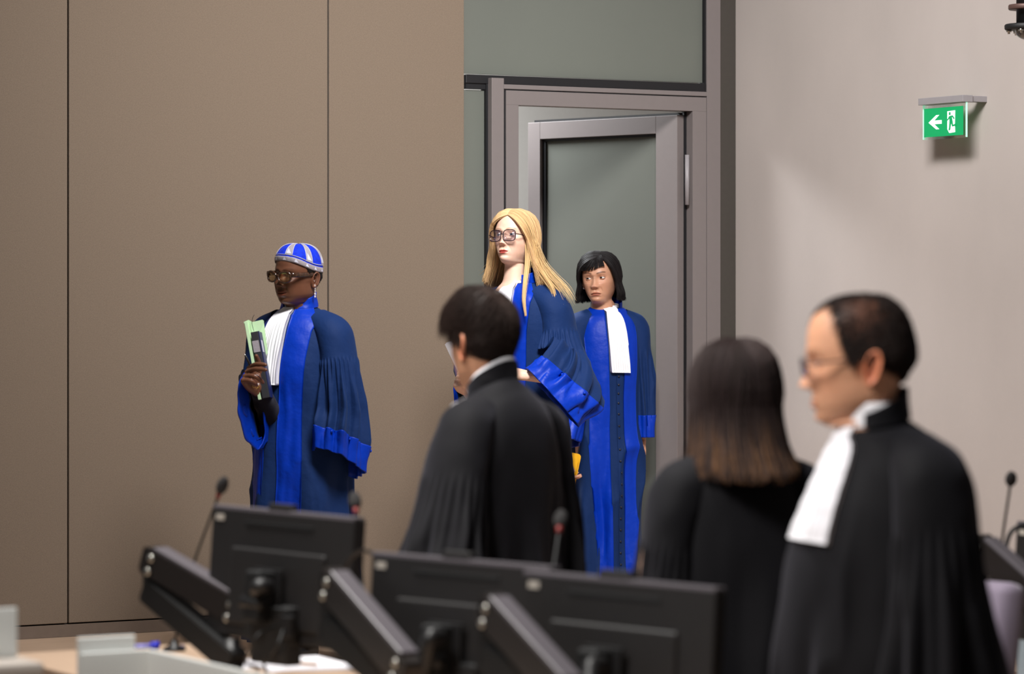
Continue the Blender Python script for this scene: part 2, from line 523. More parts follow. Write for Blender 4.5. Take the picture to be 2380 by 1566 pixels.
def head_arr(fp):
    """head, ears and neck of one person; origin between the eyes inside the skull, face towards -y"""
    q = fp.get('q', 1.0)
    k = [np.linspace(0, 5, int(22 * q), endpoint=False), np.linspace(5, 14, int(118 * q), endpoint=False), np.linspace(14, 21, int(40 * q))]
    k = np.concatenate(k)
    HKp = HK.copy()
    jw = fp.get('jaw', 1.0); ck = fp.get('cheek', 0.0); nk = fp.get('neck', 1.0)
    HKp[10:15, 4] *= np.array([1 + (jw - 1) * .4, 1 + (jw - 1) * .8, jw, jw, jw])
    HKp[15:20, 4] *= nk; HKp[15:20, 2] *= nk; HKp[13:20, 3] *= (1 + (nk - 1) * np.array([.3, .6, 1, 1, 1, 1, .8]))
    R = pchip(np.arange(len(HK)), HKp, k)
    nf = int(104 * q); nb = int(40 * q)
    sx = np.linspace(-1, 1, nf)
    thf = np.deg2rad(100) * (0.75 * sx + 0.25 * sx ** 3)
    thb = np.linspace(np.deg2rad(100), 2 * np.pi - np.deg2rad(100), nb + 2)[1:-1]
    th = np.concatenate([thf, thb])
    zf, zb, yf, yb, w, n, yc = [R[:, i:i + 1] for i in range(7)]
    s, c = np.sin(th)[None], np.cos(th)[None]
    e = 2.0 / n
    x = w * np.sign(s) * np.abs(s) ** e
    cy = np.sign(c) * np.abs(c) ** e
    y = np.where(c > 0, yc + (yf - yc) * cy, yc - (yb - yc) * cy)
    z = (zf + zb) / 2 + (zf - zb) / 2 * c
    m = sstep(-0.05, 0.45, c)                      # front of the face
    X, Z = x, z
    ax = np.abs(X)
    out = np.zeros_like(x)                         # outward (-y)
    # nose
    npj = fp.get('nose', .024); nwd = fp.get('nose_w', 1.0); zt = fp.get('nose_z', -.037); zr = .010
    u = np.clip((zr - Z) / (zr - zt), 0, 1); below = np.clip((zt - Z) / .0115, 0, 1)
    h = npj * np.where(Z > zt, (.10 * sstep(0, .15, u) + .90 * u ** 1.25), (1 - below ** 1.6))
    h = np.where(Z > zr, 0, h)
    sg = (.0055 + .0045 * u) * nwd
    out += h * np.exp(-0.5 * (ax / sg) ** 2.2)
    out += .0085 * gau(ax - .0125 * nwd, .0055) * gau(Z - (zt - .004), .0062)
    out += .004 * gau(ax, .010) * gau(Z - .012, .008)
    out -= .0035 * gau(ax - .0075 * nwd, .0028) * gau(Z - (zt - .0085), .0022)
    # brow, sockets, cheeks
    out += fp.get('brow', .004) * gau(ax - .028, .019) * gau(Z - .0215, .0075)
    out -= .0105 * gau(ax - .0315, .0165) * gau(Z - .001, .0105)
    out -= .004 * gau(ax - .017, .006) * gau(Z - .002, .010)
    out += (.0045 + ck) * gau(ax - .044, .016) * gau(Z + .028, .015)
    out += ck * gau(ax - .04, .02) * gau(Z + .055, .02)
    out -= fp.get('fold', .0018) * gau(ax - (.021 + (-.040 - Z) * .35), .0035) * sstep(-.085, -.05, Z) * sstep(-.030, -.045, Z)
    out -= fp.get('bag', .0010) * gau(ax - .031, .012) * gau(Z + .0165, .0025)
    # lips and chin
    lw = fp.get('lip_w', .025); lt = fp.get('lip_t', 1.0); zm = -.0725 + fp.get('smile', 0) * np.clip(ax / lw, 0, 1.2) ** 2
    lipx = sstep(lw * 1.12, lw * .45, ax)
    up = .0055 * lt * gau(Z - zm - .0055 * lt, .0042 * lt); lo = .0062 * lt * gau(Z - zm + .0062 * lt, .0046 * lt)
    out += lipx * (up + lo)
    out += .004 * gau(ax, .03) * gau(Z - zm, .016)
    out -= .0060 * sstep(lw * 1.15, lw * .75, ax) * gau(Z - zm, .0016)
    out -= .0014 * gau(ax, .0028) * gau(Z + .057, .006)
    out -= .0030 * gau(ax, .02) * gau(Z + .0895, .0042)
    out += fp.get('chin', .0050) * gau(ax, .017) * gau(Z + .103, .009)
    # soft age wrinkles
    out -= fp.get('wrk', 0.0) * (gau(Z - .052, .0016) + gau(Z - .062, .0016)) * gau(ax, .035)
    P = np.stack([x, y - out * m, z], -1)
    bm_ = fp.get('broad', 1.0)
    V = P.reshape(-1, 3)
    f = [gridf(len(k), len(th), True)]
    V = np.vstack([V, [0, .004, .1187]])
    i = np.arange(len(th)); j = (i + 1) % len(th)
    f.append(np.stack([j, i, np.full(len(th), len(V) - 1)], 1))
    # colours (relative to the skin material's colour)
    lipc = np.array(fp.get('lip_c', (1.0, .72, .70))); browc = np.array(fp.get('brow_c', (.35, .3, .28)))
    C = np.ones((len(V), 3))
    xx, zz, yy = V[:, 0], V[:, 2], V[:, 1]; a = np.abs(xx); front = yy < -.04
    zml = -.0725 + fp.get('smile', 0) * np.clip(a / lw, 0, 1.2) ** 2
    top = zml + .0115 * lt * (1 - (a / lw) ** 2) ** 1 - .0022 * gau(a, .003)
    bot = zml - .0125 * lt * (1 - (a / lw) ** 2)
    lm = sstep(-.0012, .0012, top - zz) * sstep(-.0012, .0012, zz - bot) * (a < lw) * front
    C = C * (1 - lm[:, None]) + lipc * lm[:, None]
    mline = gau(zz - zml, .0012) * (a < lw * 1.02) * front * .55
    C = C * (1 - mline[:, None])
    if fp.get('brows', True):
        bz = .0225 + .0055 * np.sin(np.clip((a - .012) / .038, 0, 1) * np.pi * .75) + fp.get('brow_z', 0)
        bmk = gau(zz - bz, fp.get('brow_t', .0024)) * sstep(.010, .014, a) * sstep(.055, .046, a) * front * fp.get('brow_s', .8)
        C = C * (1 - bmk[:, None]) + browc * bmk[:, None]
    # warm cheeks and nose
    ch = (.5 * gau(a - .042, .018) * gau(zz + .03, .018) + .5 * gau(a, .012) * gau(zz + .036, .010)) * front * fp.get('blush', .35)
    C = C * (1 - ch[:, None] * np.array([0, .28, .30]))
    st = fp.get('stubble', 0) * sstep(-.045, -.065, zz) * sstep(-.135, -.115, zz) * (yy < .02)
    C = C * (1 - st[:, None] * np.array([.35, .33, .30]))
    if 'scalp' in fp:
        sc = fp['scalp'](V)
        C = C * (1 - sc[:, None]) + np.array(fp['scalp_c']) * sc[:, None]
    mb = MB(); mb.add(V, f, C)
    # eyelids: shells over the eyeballs
    op = fp.get('open', 1.0)
    for sgn in (-1, 1):
        cen = np.array([sgn * .0315, -.0695 + fp.get('eye_y', 0), .001])
        uu = np.deg2rad(np.linspace(-84, 84, 25))
        for lid in (1, -1):
            edge = np.deg2rad((30 if lid > 0 else 21) * op) * np.cos(uu * 90 / 84) ** .8 * lid + np.deg2rad(2) * sgn * uu
            rr = np.linspace(0, 1, 9)[:, None]
            lat = edge[None] * (1 - rr) + np.deg2rad(88) * lid * rr
            r = .0134 - .0004 * (rr > .5)
            L = np.stack([np.cos(lat) * np.sin(uu)[None] * r, -np.cos(lat) * np.cos(uu)[None] * r, np.sin(lat) * r + 0 * uu[None]], -1)
            L = np.concatenate([np.stack([np.cos(lat[:1]) * np.sin(uu)[None] * .0118, -np.cos(lat[:1]) * np.cos(uu)[None] * .0118, np.sin(lat[:1]) * .0118], -1), L])
            cc = np.ones((10, 25, 3)); 
            if lid > 0: cc[:2] *= fp.get('lash', .35)
            else: cc[:2] *= .7
            ff = gridf(10, 25)
            mb.add(L.reshape(-1, 3) * fp.get('eye_s', 1.0) + cen, ff if lid < 0 else ff[:, ::-1], cc.reshape(-1, 3) * np.array(fp.get('lid_c', (.9, .85, .85))))
    # ears
    for sgn in (-1, 1):
        nr, na = 14, 40
        r = np.linspace(0, 1, nr)[:, None]; a_ = np.linspace(0, 2 * np.pi, na, endpoint=False)[None]
        ez = np.sin(a_); ey = np.cos(a_)
        wy = .0165 * (1 + .18 * ez); 
        oy = r * (wy * ey) + .004 * r * (ez > 0) * ez; oz = r * .032 * ez - .0025 * r * (1 - ez) 
        hx = .010 * sstep(.0, .35, r) * sstep(1.02, .86, r) - .006 * gau(r - .55, .14) + .006 * sstep(.7, .92, r) * sstep(1.05, .97, r)
        hx = hx - .004 * gau(r, .25) - .010 * r * ey * -1 * .6
        hx = hx * (1 - .35 * (ez < -.6))
        E = np.stack([hx + 0 * oy, oy, oz], -1)
        back = E.copy(); back[..., 0] -= .0055 * (1 - r ** 3) + .002
        tilt = -.20
        def place(Q):
            y_, z_ = Q[..., 1], Q[..., 2]
            Y = y_ * math.cos(tilt) - z_ * math.sin(tilt); Zz = y_ * math.sin(tilt) + z_ * math.cos(tilt)
            return np.stack([sgn * (Q[..., 0] + .0745 + .0), Y + .020, Zz - .014], -1).reshape(-1, 3)
        ff = gridf(nr, na, True)
        Ec = np.ones((nr * na, 3)) * np.array(fp.get('ear_c', (1, .86, .84)))
        Ec *= (1 - .35 * np.repeat(gau(r - .3, .2), na, 1).reshape(-1, 1))
        mb.add(place(E), ff if sgn > 0 else ff[:, ::-1], Ec)
        mb.add(place(back), ff[:, ::-1] if sgn > 0 else ff, Ec)
    sc = fp.get('scale', (1, 1, 1))
    mb.xform(lambda v: v * np.asarray(sc))
    return mb

class Pose:
    """maps head coordinates to the person's own frame (face to -y, feet at z = 0)"""
    def __init__(s, pos, yaw=0, pitch=0, roll=0, scale=(1, 1, 1)):
        s.pos = np.asarray(pos, float)
        s.R = np.array((Matrix.Rotation(math.radians(yaw), 3, 'Z') @ Matrix.Rotation(math.radians(pitch), 3, 'X') @ Matrix.Rotation(math.radians(roll), 3, 'Y')))
        s.scale = np.asarray(scale, float)
        s.piv = np.array([0, .015, -.13])
    def hard(s, v, scaled=False):
        v = np.asarray(v, float) * (1 if scaled else s.scale)
        return (v - s.piv) @ s.R.T + s.piv + s.pos
    def soft(s, v):
        """turns the head fully and lets the twist fade out down the neck; v already scaled"""
        r = (v - s.piv) @ s.R.T + s.piv
        w = sstep(-.225, -.125, v[:, 2])[:, None]
        return r * w + v * (1 - w) + s.pos

EYE_MATS = {}
def eye_mat():
    if 'eye' not in M: M['eye'] = mat('eye', (1, 1, 1), .08, usecol=True, spec=.6)
    return M['eye']

def eyes(parent, pose, gaze=(0, 0), iris=(.10, .05, .03), eye_y=0, es=1.0):
    for sgn in (-1, 1):
        c = np.array([sgn * .0315, -.0695 + eye_y, .001])
        u = np.linspace(0, 2 * np.pi, 32, endpoint=False); w = np.concatenate([np.linspace(0.01, .6, 14), np.linspace(.75, np.pi - .02, 10)])
        v = np.stack([np.sin(w)[:, None] * np.cos(u), -np.cos(w)[:, None] + 0 * u, np.sin(w)[:, None] * np.sin(u)], -1)
        col = np.where(w < .19, 0, np.where(w < .49, 1, 2))
        pal = np.array([(.01, .01, .01), iris, (.72, .69, .66)])
        C = np.repeat(pal[col][:, None], 32, 1).reshape(-1, 3)
        R = np.array(Matrix.Rotation(math.radians(gaze[0]), 3, 'Z') @ Matrix.Rotation(math.radians(gaze[1]), 3, 'X'))
        V = (v.reshape(-1, 3) @ R.T) * .0120 * es + c
        MB().add(pose.hard(V), [gridf(len(w), 32, True)], C).build('eye', eye_mat(), parent)

# ------------------------------------------------------------------ bodies and hands
def remesh_arr(mb, voxel, smooth=2):
    me = mb.mesh('tmp_remesh')
    o = bpy.data.objects.new('tmp_remesh', me); COL.objects.link(o)
    m = o.modifiers.new('r', 'REMESH'); m.mode = 'VOXEL'; m.voxel_size = voxel; m.use_smooth_shade = True
    if smooth:
        s = o.modifiers.new('s', 'SMOOTH'); s.iterations = smooth; s.factor = .5
    dg = bpy.context.evaluated_depsgraph_get(); dg.update()
    e = o.evaluated_get(dg); m2 = e.to_mesh()
    v = np.empty(len(m2.vertices) * 3, np.float32); m2.vertices.foreach_get('co', v)
    n = len(m2.polygons); tot = np.empty(n, np.int32); m2.polygons.foreach_get('loop_total', tot)
    li = np.empty(len(m2.loops), np.int32); m2.loops.foreach_get('vertex_index', li)
    st = np.concatenate([[0], np.cumsum(tot)[:-1]])
    fs = []
    for k in (3, 4):
        w = st[tot == k]
        if len(w): fs.append(li[w[:, None] + np.arange(k)])
    e.to_mesh_clear()
    bpy.data.objects.remove(o); bpy.data.meshes.remove(me)
    return v.reshape(-1, 3).astype(float), fs

def capsule(mb, P, R, n=None, seg=12):
    P = np.asarray(P, float); R = np.asarray(R, float)
    n = n or max(6, 5 * len(P))
    t = np.linspace(0, len(P) - 1, n)
    Q = catmull(P, n); r = np.interp(t, np.arange(len(P)), R)
    # round ends
    d0 = Q[0] - Q[1]; d0 /= np.linalg.norm(d0) + 1e-9; d1 = Q[-1] - Q[-2]; d1 /= np.linalg.norm(d1) + 1e-9
    e0 = [Q[0] + d0 * r[0] * math.sin(a) for a in (1.45, 1.1, .6)]; r0 = [r[0] * math.cos(a) for a in (1.45, 1.1, .6)]
    e1 = [Q[-1] + d1 * r[-1] * math.sin(a) for a in (.6, 1.1, 1.45)]; r1 = [r[-1] * math.cos(a) for a in (.6, 1.1, 1.45)]
    v, f = tube_arr(np.vstack([e0, Q, e1]), np.concatenate([r0, r, r1]), seg)
    mb.add(v, f)

def hand_arr(curls, spread=1.0, thumb=None, sgn=1, k=1.0, vox=.0024, stub=.10):
    """hand along +x from the wrist at the origin; palm faces -z; thumb on the +y side (sgn mirrors y).
    curls: four finger bends (index..little), each (base, middle, tip) in degrees"""
    mb = MB()
    # palm
    for y in (-.030, -.012, .008, .026):
        capsule(mb, [(0, y * .55, 0), (.045, y * .9, .003), (.086, y, 0)], [.0165, .0150, .0118])
    capsule(mb, [(.005, .012, -.008), (.040, .024, -.010)], [.015, .013])
    capsule(mb, [(-stub, 0, 0), (-stub * .4, 0, 0), (.01, 0, 0)], [.024 + stub * .05, .024 + stub * .02, .024])
    Ls = [(.042, .025, .020), (.046, .029, .021), (.043, .027, .020), (.034, .020, .018)]
    Ys = (.028, .008, -.013, -.032)
    for i in range(4):
        p = np.array([.086, Ys[i], 0.0]); a = 0; pts = [p - (0.012, 0, 0), p]; sp = math.radians((8, 2, -4, -11)[i] * spread)
        for L, b in zip(Ls[i], curls[i]):
            a += math.radians(b)
            d = np.array([math.cos(a) * math.cos(sp), math.cos(a) * math.sin(sp), -math.sin(a)])
            p = p + d * L; pts.append(p)
        r = (1.0, 1.03, .98, .86)[i]
        capsule(mb, pts, np.array([.0102, .0100, .0090, .0082, .0068]) * r, 16, 10)
    t = thumb or [(.018, .030, -.008), (.050, .052, -.020), (.078, .056, -.034), (.100, .048, -.044)]
    capsule(mb, t, [.0150, .0118, .0100, .0078], 16, 10)
    v, f = remesh_arr(mb, vox, 3)
    v = v * k; v[:, 1] *= sgn
    if sgn < 0: f = [x[:, ::-1] for x in f]
    return v, f

def basis(pos, xdir, zdir):
    x = np.asarray(xdir, float); x /= np.linalg.norm(x)
    z = np.asarray(zdir, float); z = z - x * np.dot(x, z); z /= np.linalg.norm(z)
    y = np.cross(z, x)
    R = np.stack([x, y, z], 1)
    return lambda v: v @ R.T + np.asarray(pos, float)

def body_arr(zn, arms, hip=.92, sh=.165, stance=.10, step=0.0, ny=0.0):
    """torso, arms and legs under the clothes, one surface; zn neck base height; arms: two lists of joints"""
    mb = MB()
    capsule(mb, [(0, .008 + ny, zn + .01), (0, .010 + ny * .6, zn - .05)], [.044, .050])
    v, f = ell_arr((0, .002 + ny * .4, zn - .225), (.145, .084, .20), 28, 18); mb.add(v, f)
    v, f = ell_arr((0, .005, hip + .10), (.135, .088, .24), 28, 18); mb.add(v, f)
    v, f = ell_arr((0, .01, hip - .02), (.150, .095, .13), 28, 18); mb.add(v, f)
    for i, s in enumerate((-1, 1)):
        capsule(mb, [(0, .01 + ny * .5, zn - .065), (s * sh * .85, .01, zn - .095)], [.045, .04])
        capsule(mb, arms[i], [.044, .040, .034, .030, .024][:len(arms[i])] if len(arms[i]) <= 5 else np.linspace(.044, .024, len(arms[i])))
        fy = s * step
        capsule(mb, [(s * .085, .01, hip - .02), (s * stance, -fy * .5 - .01, hip * .52), (s * stance, -fy + .02, .10)], [.080, .055, .040])
        capsule(mb, [(s * stance, -fy + .03, .06), (s * stance, -fy - .10, .035)], [.036, .030])
    return remesh_arr(mb, .012, 3)

# ------------------------------------------------------------------ cloth
def vridge(P, seed):
    """irregular folds that run down the cloth"""
    Q = P * np.array([15, 15, 3.2]) + seed * 3.7
    Q = Q + .5 * vnoise(P * np.array([5, 5, 5]) + seed, seed)[..., None]
    a = 1 - 2 * np.abs(vnoise(Q, seed + 11)) ** .8
    b = vnoise(P * np.array([28, 28, 6]) + seed, seed + 17)
    return .75 * a + .25 * b

class Drape:
    """closed garment body: rings from the neck (t = 0) to the hem (t = 1); phi = 0 is the front, + to the wearer's left (+x)"""
    def __init__(s, keys, folds=(), seed=1, wr=.003, lean=None, vf=(.024, .22, .75), tilt=.008):
        s.vf = vf; s.tilt = tilt
        k = np.asarray(keys, float)
        s.tk = k[:, 0]; s.k = k[:, 1:]       # cx cy cz a bf bb drop n
        s.folds = folds; s.seed = seed; s.wr = wr; s.lean = lean
    def pt(s, t, phi, smooth=False):
        t, phi = np.broadcast_arrays(np.asarray(t, float), np.asarray(phi, float))
        cx, cy, cz, a, bf, bb, dr, n = np.moveaxis(pchip(s.tk, s.k, t), -1, 0)
        sn, cs = np.sin(phi), np.cos(phi)
        e = 2.0 / n
        X = a * np.sign(sn) * np.abs(sn) ** e
        Y = -np.where(cs > 0, bf, bb) * np.sign(cs) * np.abs(cs) ** e
        Z = cz - dr * np.abs(sn) ** 2.4 - s.tilt * cs * (1 - sstep(0, .30, t))
        d = np.zeros_like(X)
        for (nw, ph, drift, t0, t1, amp, bias) in s.folds:
            ww = nw * phi + ph + drift * t + .9 * vnoise(np.stack([phi * 1.3 + ph, t * 2.2, 0 * t + s.seed], -1), s.seed)
            w = np.cos(ww)
            w = np.sign(w) * np.abs(w) ** .8 + bias * np.cos(2 * ww)
            d = d + amp * sstep(t0, t1, t) * w
        P0 = np.stack([X, Y, Z], -1)
        if not smooth:
            d = d + s.wr * vnoise(P0 * np.array([9, 9, 6]) + s.seed, s.seed) + s.wr * .5 * vnoise(P0 * np.array([22, 22, 14]) + s.seed, s.seed + 3)
            d = d + s.vf[0] * sstep(s.vf[1], s.vf[2], t) * vridge(P0, s.seed)
        rl = np.hypot(X / np.maximum(a, 1e-4), Y / np.maximum(bf, 1e-4)) + 1e-6
        dx, dy = sn, -cs
        X = X + d * dx + cx; Y = Y + d * dy + cy
        P = np.stack([X, Y, Z], -1)
        if s.lean is not None: P = P + s.lean(t)
        return P

class Sleeve:
    """tube of rings C + U cos(phi) + V sin(phi), t = 0 at the shoulder, 1 at the cuff edge"""
    def __init__(s, keys, folds=(), seed=1, wr=.003, vf=(.017, .32, .62)):
        s.vf = vf
        s.tk = np.array([k[0] for k in keys]); s.k = np.array([np.concatenate([k[1], k[2], k[3]]) for k in keys], float)
        s.folds = folds; s.seed = seed; s.wr = wr
    def pt(s, t, phi, smooth=False):
        t, phi = np.broadcast_arrays(np.asarray(t, float), np.asarray(phi, float))
        K = pchip(s.tk, s.k, t)
        C, U, V = K[..., :3], K[..., 3:6], K[..., 6:9]
        r = U * np.cos(phi)[..., None] + V * np.sin(phi)[..., None]
        P = C + r
        d = np.zeros_like(t)
        for (nw, ph, drift, t0, t1, amp, bias) in s.folds:
            ww = nw * phi + ph + drift * t + .8 * vnoise(np.stack([np.cos(phi) * 1.6 + ph, np.sin(phi) * 1.6, t * 2.5 + s.seed], -1), s.seed)
            w = np.cos(ww); w = np.sign(w) * np.abs(w) ** .8 + bias * np.cos(2 * ww)
            d = d + amp * sstep(t0, t1, t) * w
        d = d * (1 - .65 * sstep(.80, .96, t))
        if not smooth:
            d = d + s.wr * vnoise(P * 9 + s.seed, s.seed) + s.wr * .5 * vnoise(P * 21 + s.seed, s.seed + 5)
            d = d + s.vf[0] * sstep(s.vf[1], s.vf[2], t) * vridge(C * .5 + r, s.seed)
        rn = r / (np.linalg.norm(r, axis=-1, keepdims=True) + 1e-6)
        return P + rn * d[..., None]

def offset_pt(S, t, phi, off):
    e = 1e-3
    P = S.pt(t, phi)
    dt = S.pt(np.clip(t + e, 0, 1), phi) - S.pt(np.clip(t - e, 0, 1), phi)
    dp = S.pt(t, phi + e * 3) - S.pt(t, phi - e * 3)
    N = np.cross(dp, dt); N /= np.linalg.norm(N, axis=-1, keepdims=True) + 1e-12
    # outward = away from the ring centre
    c = S.pt(t, phi + np.pi)
    N = np.where(((P - c) * N).sum(-1, keepdims=True) < 0, -N, N)
    return P + N * np.asarray(off)[..., None] if np.ndim(off) else P + N * off

def cloth_tube(S, t0, t1, nt, nphi, off=0.0, lip=.05, start_lip=0.0, mb=None):
    """closed tube of cloth with its edge turned in by lip (in t)"""
    t = np.linspace(t0, t1, nt); ph = np.linspace(0, 2 * np.pi, nphi, endpoint=False)
    T, PH = np.meshgrid(t, ph, indexing='ij')
    V = offset_pt(S, T, PH, off)
    rows = [V]
    if lip:
        tl = np.linspace(t1, max(t1 - lip, t0), 6); T2, P2 = np.meshgrid(tl, ph, indexing='ij')
        rows.append(offset_pt(S, T2, P2, off - .005))
    if start_lip:
        T3, P3 = np.meshgrid(np.array([t0]), ph, indexing='ij')
        rows.insert(0, offset_pt(S, T3, P3, -.001))
    V = np.concatenate(rows)
    mb = mb or MB()
    mb.add(V.reshape(-1, 3), gridf(len(V), nphi, True))
    return mb

def cloth_patch(S, t, p0, p1, nphi, off=.004, pleat=None, base=0.0):
    """strip of cloth lying on S between the angles p0(t) and p1(t), with thickness at its borders"""
    t = np.asarray(t, float); u = np.linspace(0, 1, nphi)
    p0 = np.broadcast_to(p0, t.shape); p1 = np.broadcast_to(p1, t.shape)
    PH = p0[:, None] * (1 - u) + p1[:, None] * u
    T = np.repeat(t[:, None], nphi, 1)
    o = np.full(T.shape, off) if np.ndim(off) == 0 else np.asarray(off)[:, None] + 0 * T
    if pleat is not None: o = o + pleat(T, np.repeat(u[None], len(t), 0))
    V = offset_pt(S, T, PH, o)
    B = offset_pt(S, T, PH, np.full(T.shape, base))
    n, m = T.shape
    vv = np.vstack([V.reshape(-1, 3), B.reshape(-1, 3)])
    f = [gridf(n, m)]
    k = n * m
    idx = np.arange(k).reshape(n, m)
    for e, flip in ((idx[0], True), (idx[-1], False), (idx[:, 0], False), (idx[:, -1], True)):
        q = np.stack([e[:-1], e[1:], e[1:] + k, e[:-1] + k], 1)
        f.append(q if flip else q[:, ::-1])
    return MB().add(vv, f)

# ------------------------------------------------------------------ hair
def strands(mb, P, R, C):
    """P (N, K, 3) paths, R (N, K) radii, C (N, 3) colours: three-sided hairs"""
    N, K, _ = P.shape
    T = np.gradient(P, axis=1); T /= np.linalg.norm(T, axis=2, keepdims=True) + 1e-9
    a = np.array([.31, .22, .92]); A = np.cross(T, a); A /= np.linalg.norm(A, axis=2, keepdims=True) + 1e-9
    B = np.cross(T, A)
    an = np.array([0, 2.094, 4.189])
    V = P[:, :, None] + R[:, :, None, None] * (np.cos(an)[:, None] * A[:, :, None] + np.sin(an)[:, None] * B[:, :, None])
    f = gridf(K, 3, True)
    f = (f[None] + (np.arange(N) * K * 3)[:, None, None]).reshape(-1, 4)
    mb.add(V.reshape(-1, 3), f, np.repeat(C, K * 3, 0))

def clump(P, nclump, rng, tight=.7, start=.25):
    """pull hairs together towards their clump's guide, more at the tips"""
    N, K, _ = P.shape
    g = rng.integers(0, nclump, N) if False else None
    guides = rng.choice(N, nclump, replace=False)
    d = np.linalg.norm(P[:, None, K // 2] - P[guides][None, :, K // 2], axis=2)
    g = guides[np.argmin(d, 1)]
    w = sstep(start, 1.0, np.linspace(0, 1, K))[None, :, None] * tight
    return P * (1 - w) + P[g] * w

HC = np.array([0, .006, .0]); HRAD = np.array([.0775, .0995, .1185])
def on_skull(d, lift):
    """point of the hair volume in direction d (unit) from the skull centre"""
    d = d / (np.linalg.norm(d, axis=-1, keepdims=True) + 1e-9)
    r = (np.abs(d / HRAD) ** 2.55).sum(-1, keepdims=True) ** (-1 / 2.55)
    dz, dy = d[..., 2:3], d[..., 1:2]
    r = r * (1 - (.15 * sstep(.05, .5, -dz) + .15 * sstep(.45, .7, -dz)) * sstep(-.5, .1, dy))
    return HC + d * (r + np.asarray(lift)[..., None])

def slerp(a, b, t):
    a = a / np.linalg.norm(a, axis=-1, keepdims=True); b = b / np.linalg.norm(b, axis=-1, keepdims=True)
    w = np.arccos(np.clip((a * b).sum(-1, keepdims=True), -1, 1)) + 1e-6
    return (np.sin((1 - t) * w) * a + np.sin(t * w) * b) / np.sin(w)

# ------------------------------------------------------------------ glasses
def glasses(parent, pose, rim_mat, lens_mat, lw=.027, lh=.021, cx=.0325, y=-.1035, z=-.002, rr=.0022, n=2.6, temple_h=1.0, wrap=.006, droop=0.0, temple_z=.006):
    mb = MB()
    a = np.linspace(0, 2 * np.pi, 48, endpoint=False)
    lens = []
    for s in (-1, 1):
        e = 2 / n
        px = lw * np.sign(np.cos(a)) * np.abs(np.cos(a)) ** e; pz = lh * np.sign(np.sin(a)) * np.abs(np.sin(a)) ** e
        px = px + droop * s * pz * 0
        pz = pz + np.where(pz > 0, .12 * (px * s), 0) * droop
        Q = np.stack([s * cx + px, y + wrap * ((s * px + lw) / (2 * lw)) ** 2, z + pz], -1)
        Qc = np.vstack([Q, Q[:2]])
        T = np.roll(Q, -1, 0) - np.roll(Q, 1, 0); T /= np.linalg.norm(T, axis=1, keepdims=True)
        Nn = np.cross(T, [0, 1, 0]); Nn /= np.linalg.norm(Nn, axis=1, keepdims=True)
        b = np.linspace(0, 2 * np.pi, 8, endpoint=False)
        V = Q[:, None] + rr * (np.cos(b)[None, :, None] * Nn[:, None] + 1.3 * np.sin(b)[None, :, None] * np.array([0, 1, 0]))
        nn = len(Q)
        f = []
        i = np.arange(nn)[:, None]; j = np.arange(8)[None]
        f = np.stack([i * 8 + j, i * 8 + (j + 1) % 8, ((i + 1) % nn) * 8 + (j + 1) % 8, ((i + 1) % nn) * 8 + j], -1).reshape(-1, 4)
        mb.add(pose.hard(V.reshape(-1, 3)), f)
        lens.append((Q, s))
        # temple bar
        xo = s * (cx + lw)
        hp = np.array([(xo, y + wrap, z + temple_z), (s * .0735, y + .022, z + temple_z), (s * .0775, -.02, z + temple_z), (s * .0785, .012, z + temple_z - .002), (s * .0775, .030, z + temple_z - .014)])
        v, f = tube_arr(catmull(hp, 16), .0022, 6)
        hh = temple_h
        ctr = np.repeat(catmull(hp, 16), 6, 0); ctr = np.vstack([ctr, hp[0], hp[-1]])
        v[:, 2] = ctr[:, 2] + (v[:, 2] - ctr[:, 2]) * hh
        mb.add(pose.hard(v), f)
    v, f = tube_arr([(-cx + lw * .93, y, z + .004), (0, y - .003, z + .007), (cx - lw * .93, y, z + .004)], rr * 1.1, 8, 9)
    mb.add(pose.hard(v), f)
    g = mb.build('glasses', rim_mat, parent)
    for Q, s in lens:
        c = Q.mean(0) + np.array([0, -.0012, 0])
        V = np.vstack([Q, c, Q + np.array([0, .0015, 0]), c + np.array([0, .0015, 0])])
        k = len(Q); i = np.arange(k); j = (i + 1) % k
        f = [np.vstack([np.stack([i, j, np.full(k, k)], 1), np.stack([k + 1 + j, k + 1 + i, np.full(k, 2 * k + 1)], 1)]), np.stack([i, k + 1 + i, k + 1 + j, j], 1)]
        MB().add(pose.hard(V), f).build('lens', lens_mat, g)
    return g

# ------------------------------------------------------------------ people: materials
M['navy'] = mat('navy', rgb(11, 40, 88), .75, noise=.05, nscale=300, bump=.35, bscale=22, bdist=.010, sheen=.06, spec=.2, tint=(.3, .5, 1))
M['royal'] = mat('royal', rgb(0, 50, 170), .46, noise=.05, nscale=60, bump=.45, bscale=15, spec=.2, bdist=.012)
M['black_robe'] = mat('black_robe', rgb(12, 11, 15), .78, noise=.06, nscale=200, bump=.1, bscale=700, sheen=.12, spec=.2, tint=(.7, .7, .85))
M['linen'] = mat('linen', rgb(240, 238, 243), .8, noise=.02, nscale=200, bump=.15, bscale=600, sheen=.1)
M['hair'] = mat('hair', (1, 1, 1), .55, usecol=True, spec=.18)
M['black_shoe'] = mat('black_shoe', rgb(18, 18, 20), .35)
M['gold'] = mat('gold', rgb(212, 170, 90), .25, metal=1.0)
M['pearl'] = mat('pearl', rgb(235, 225, 222), .2, coat=.5)
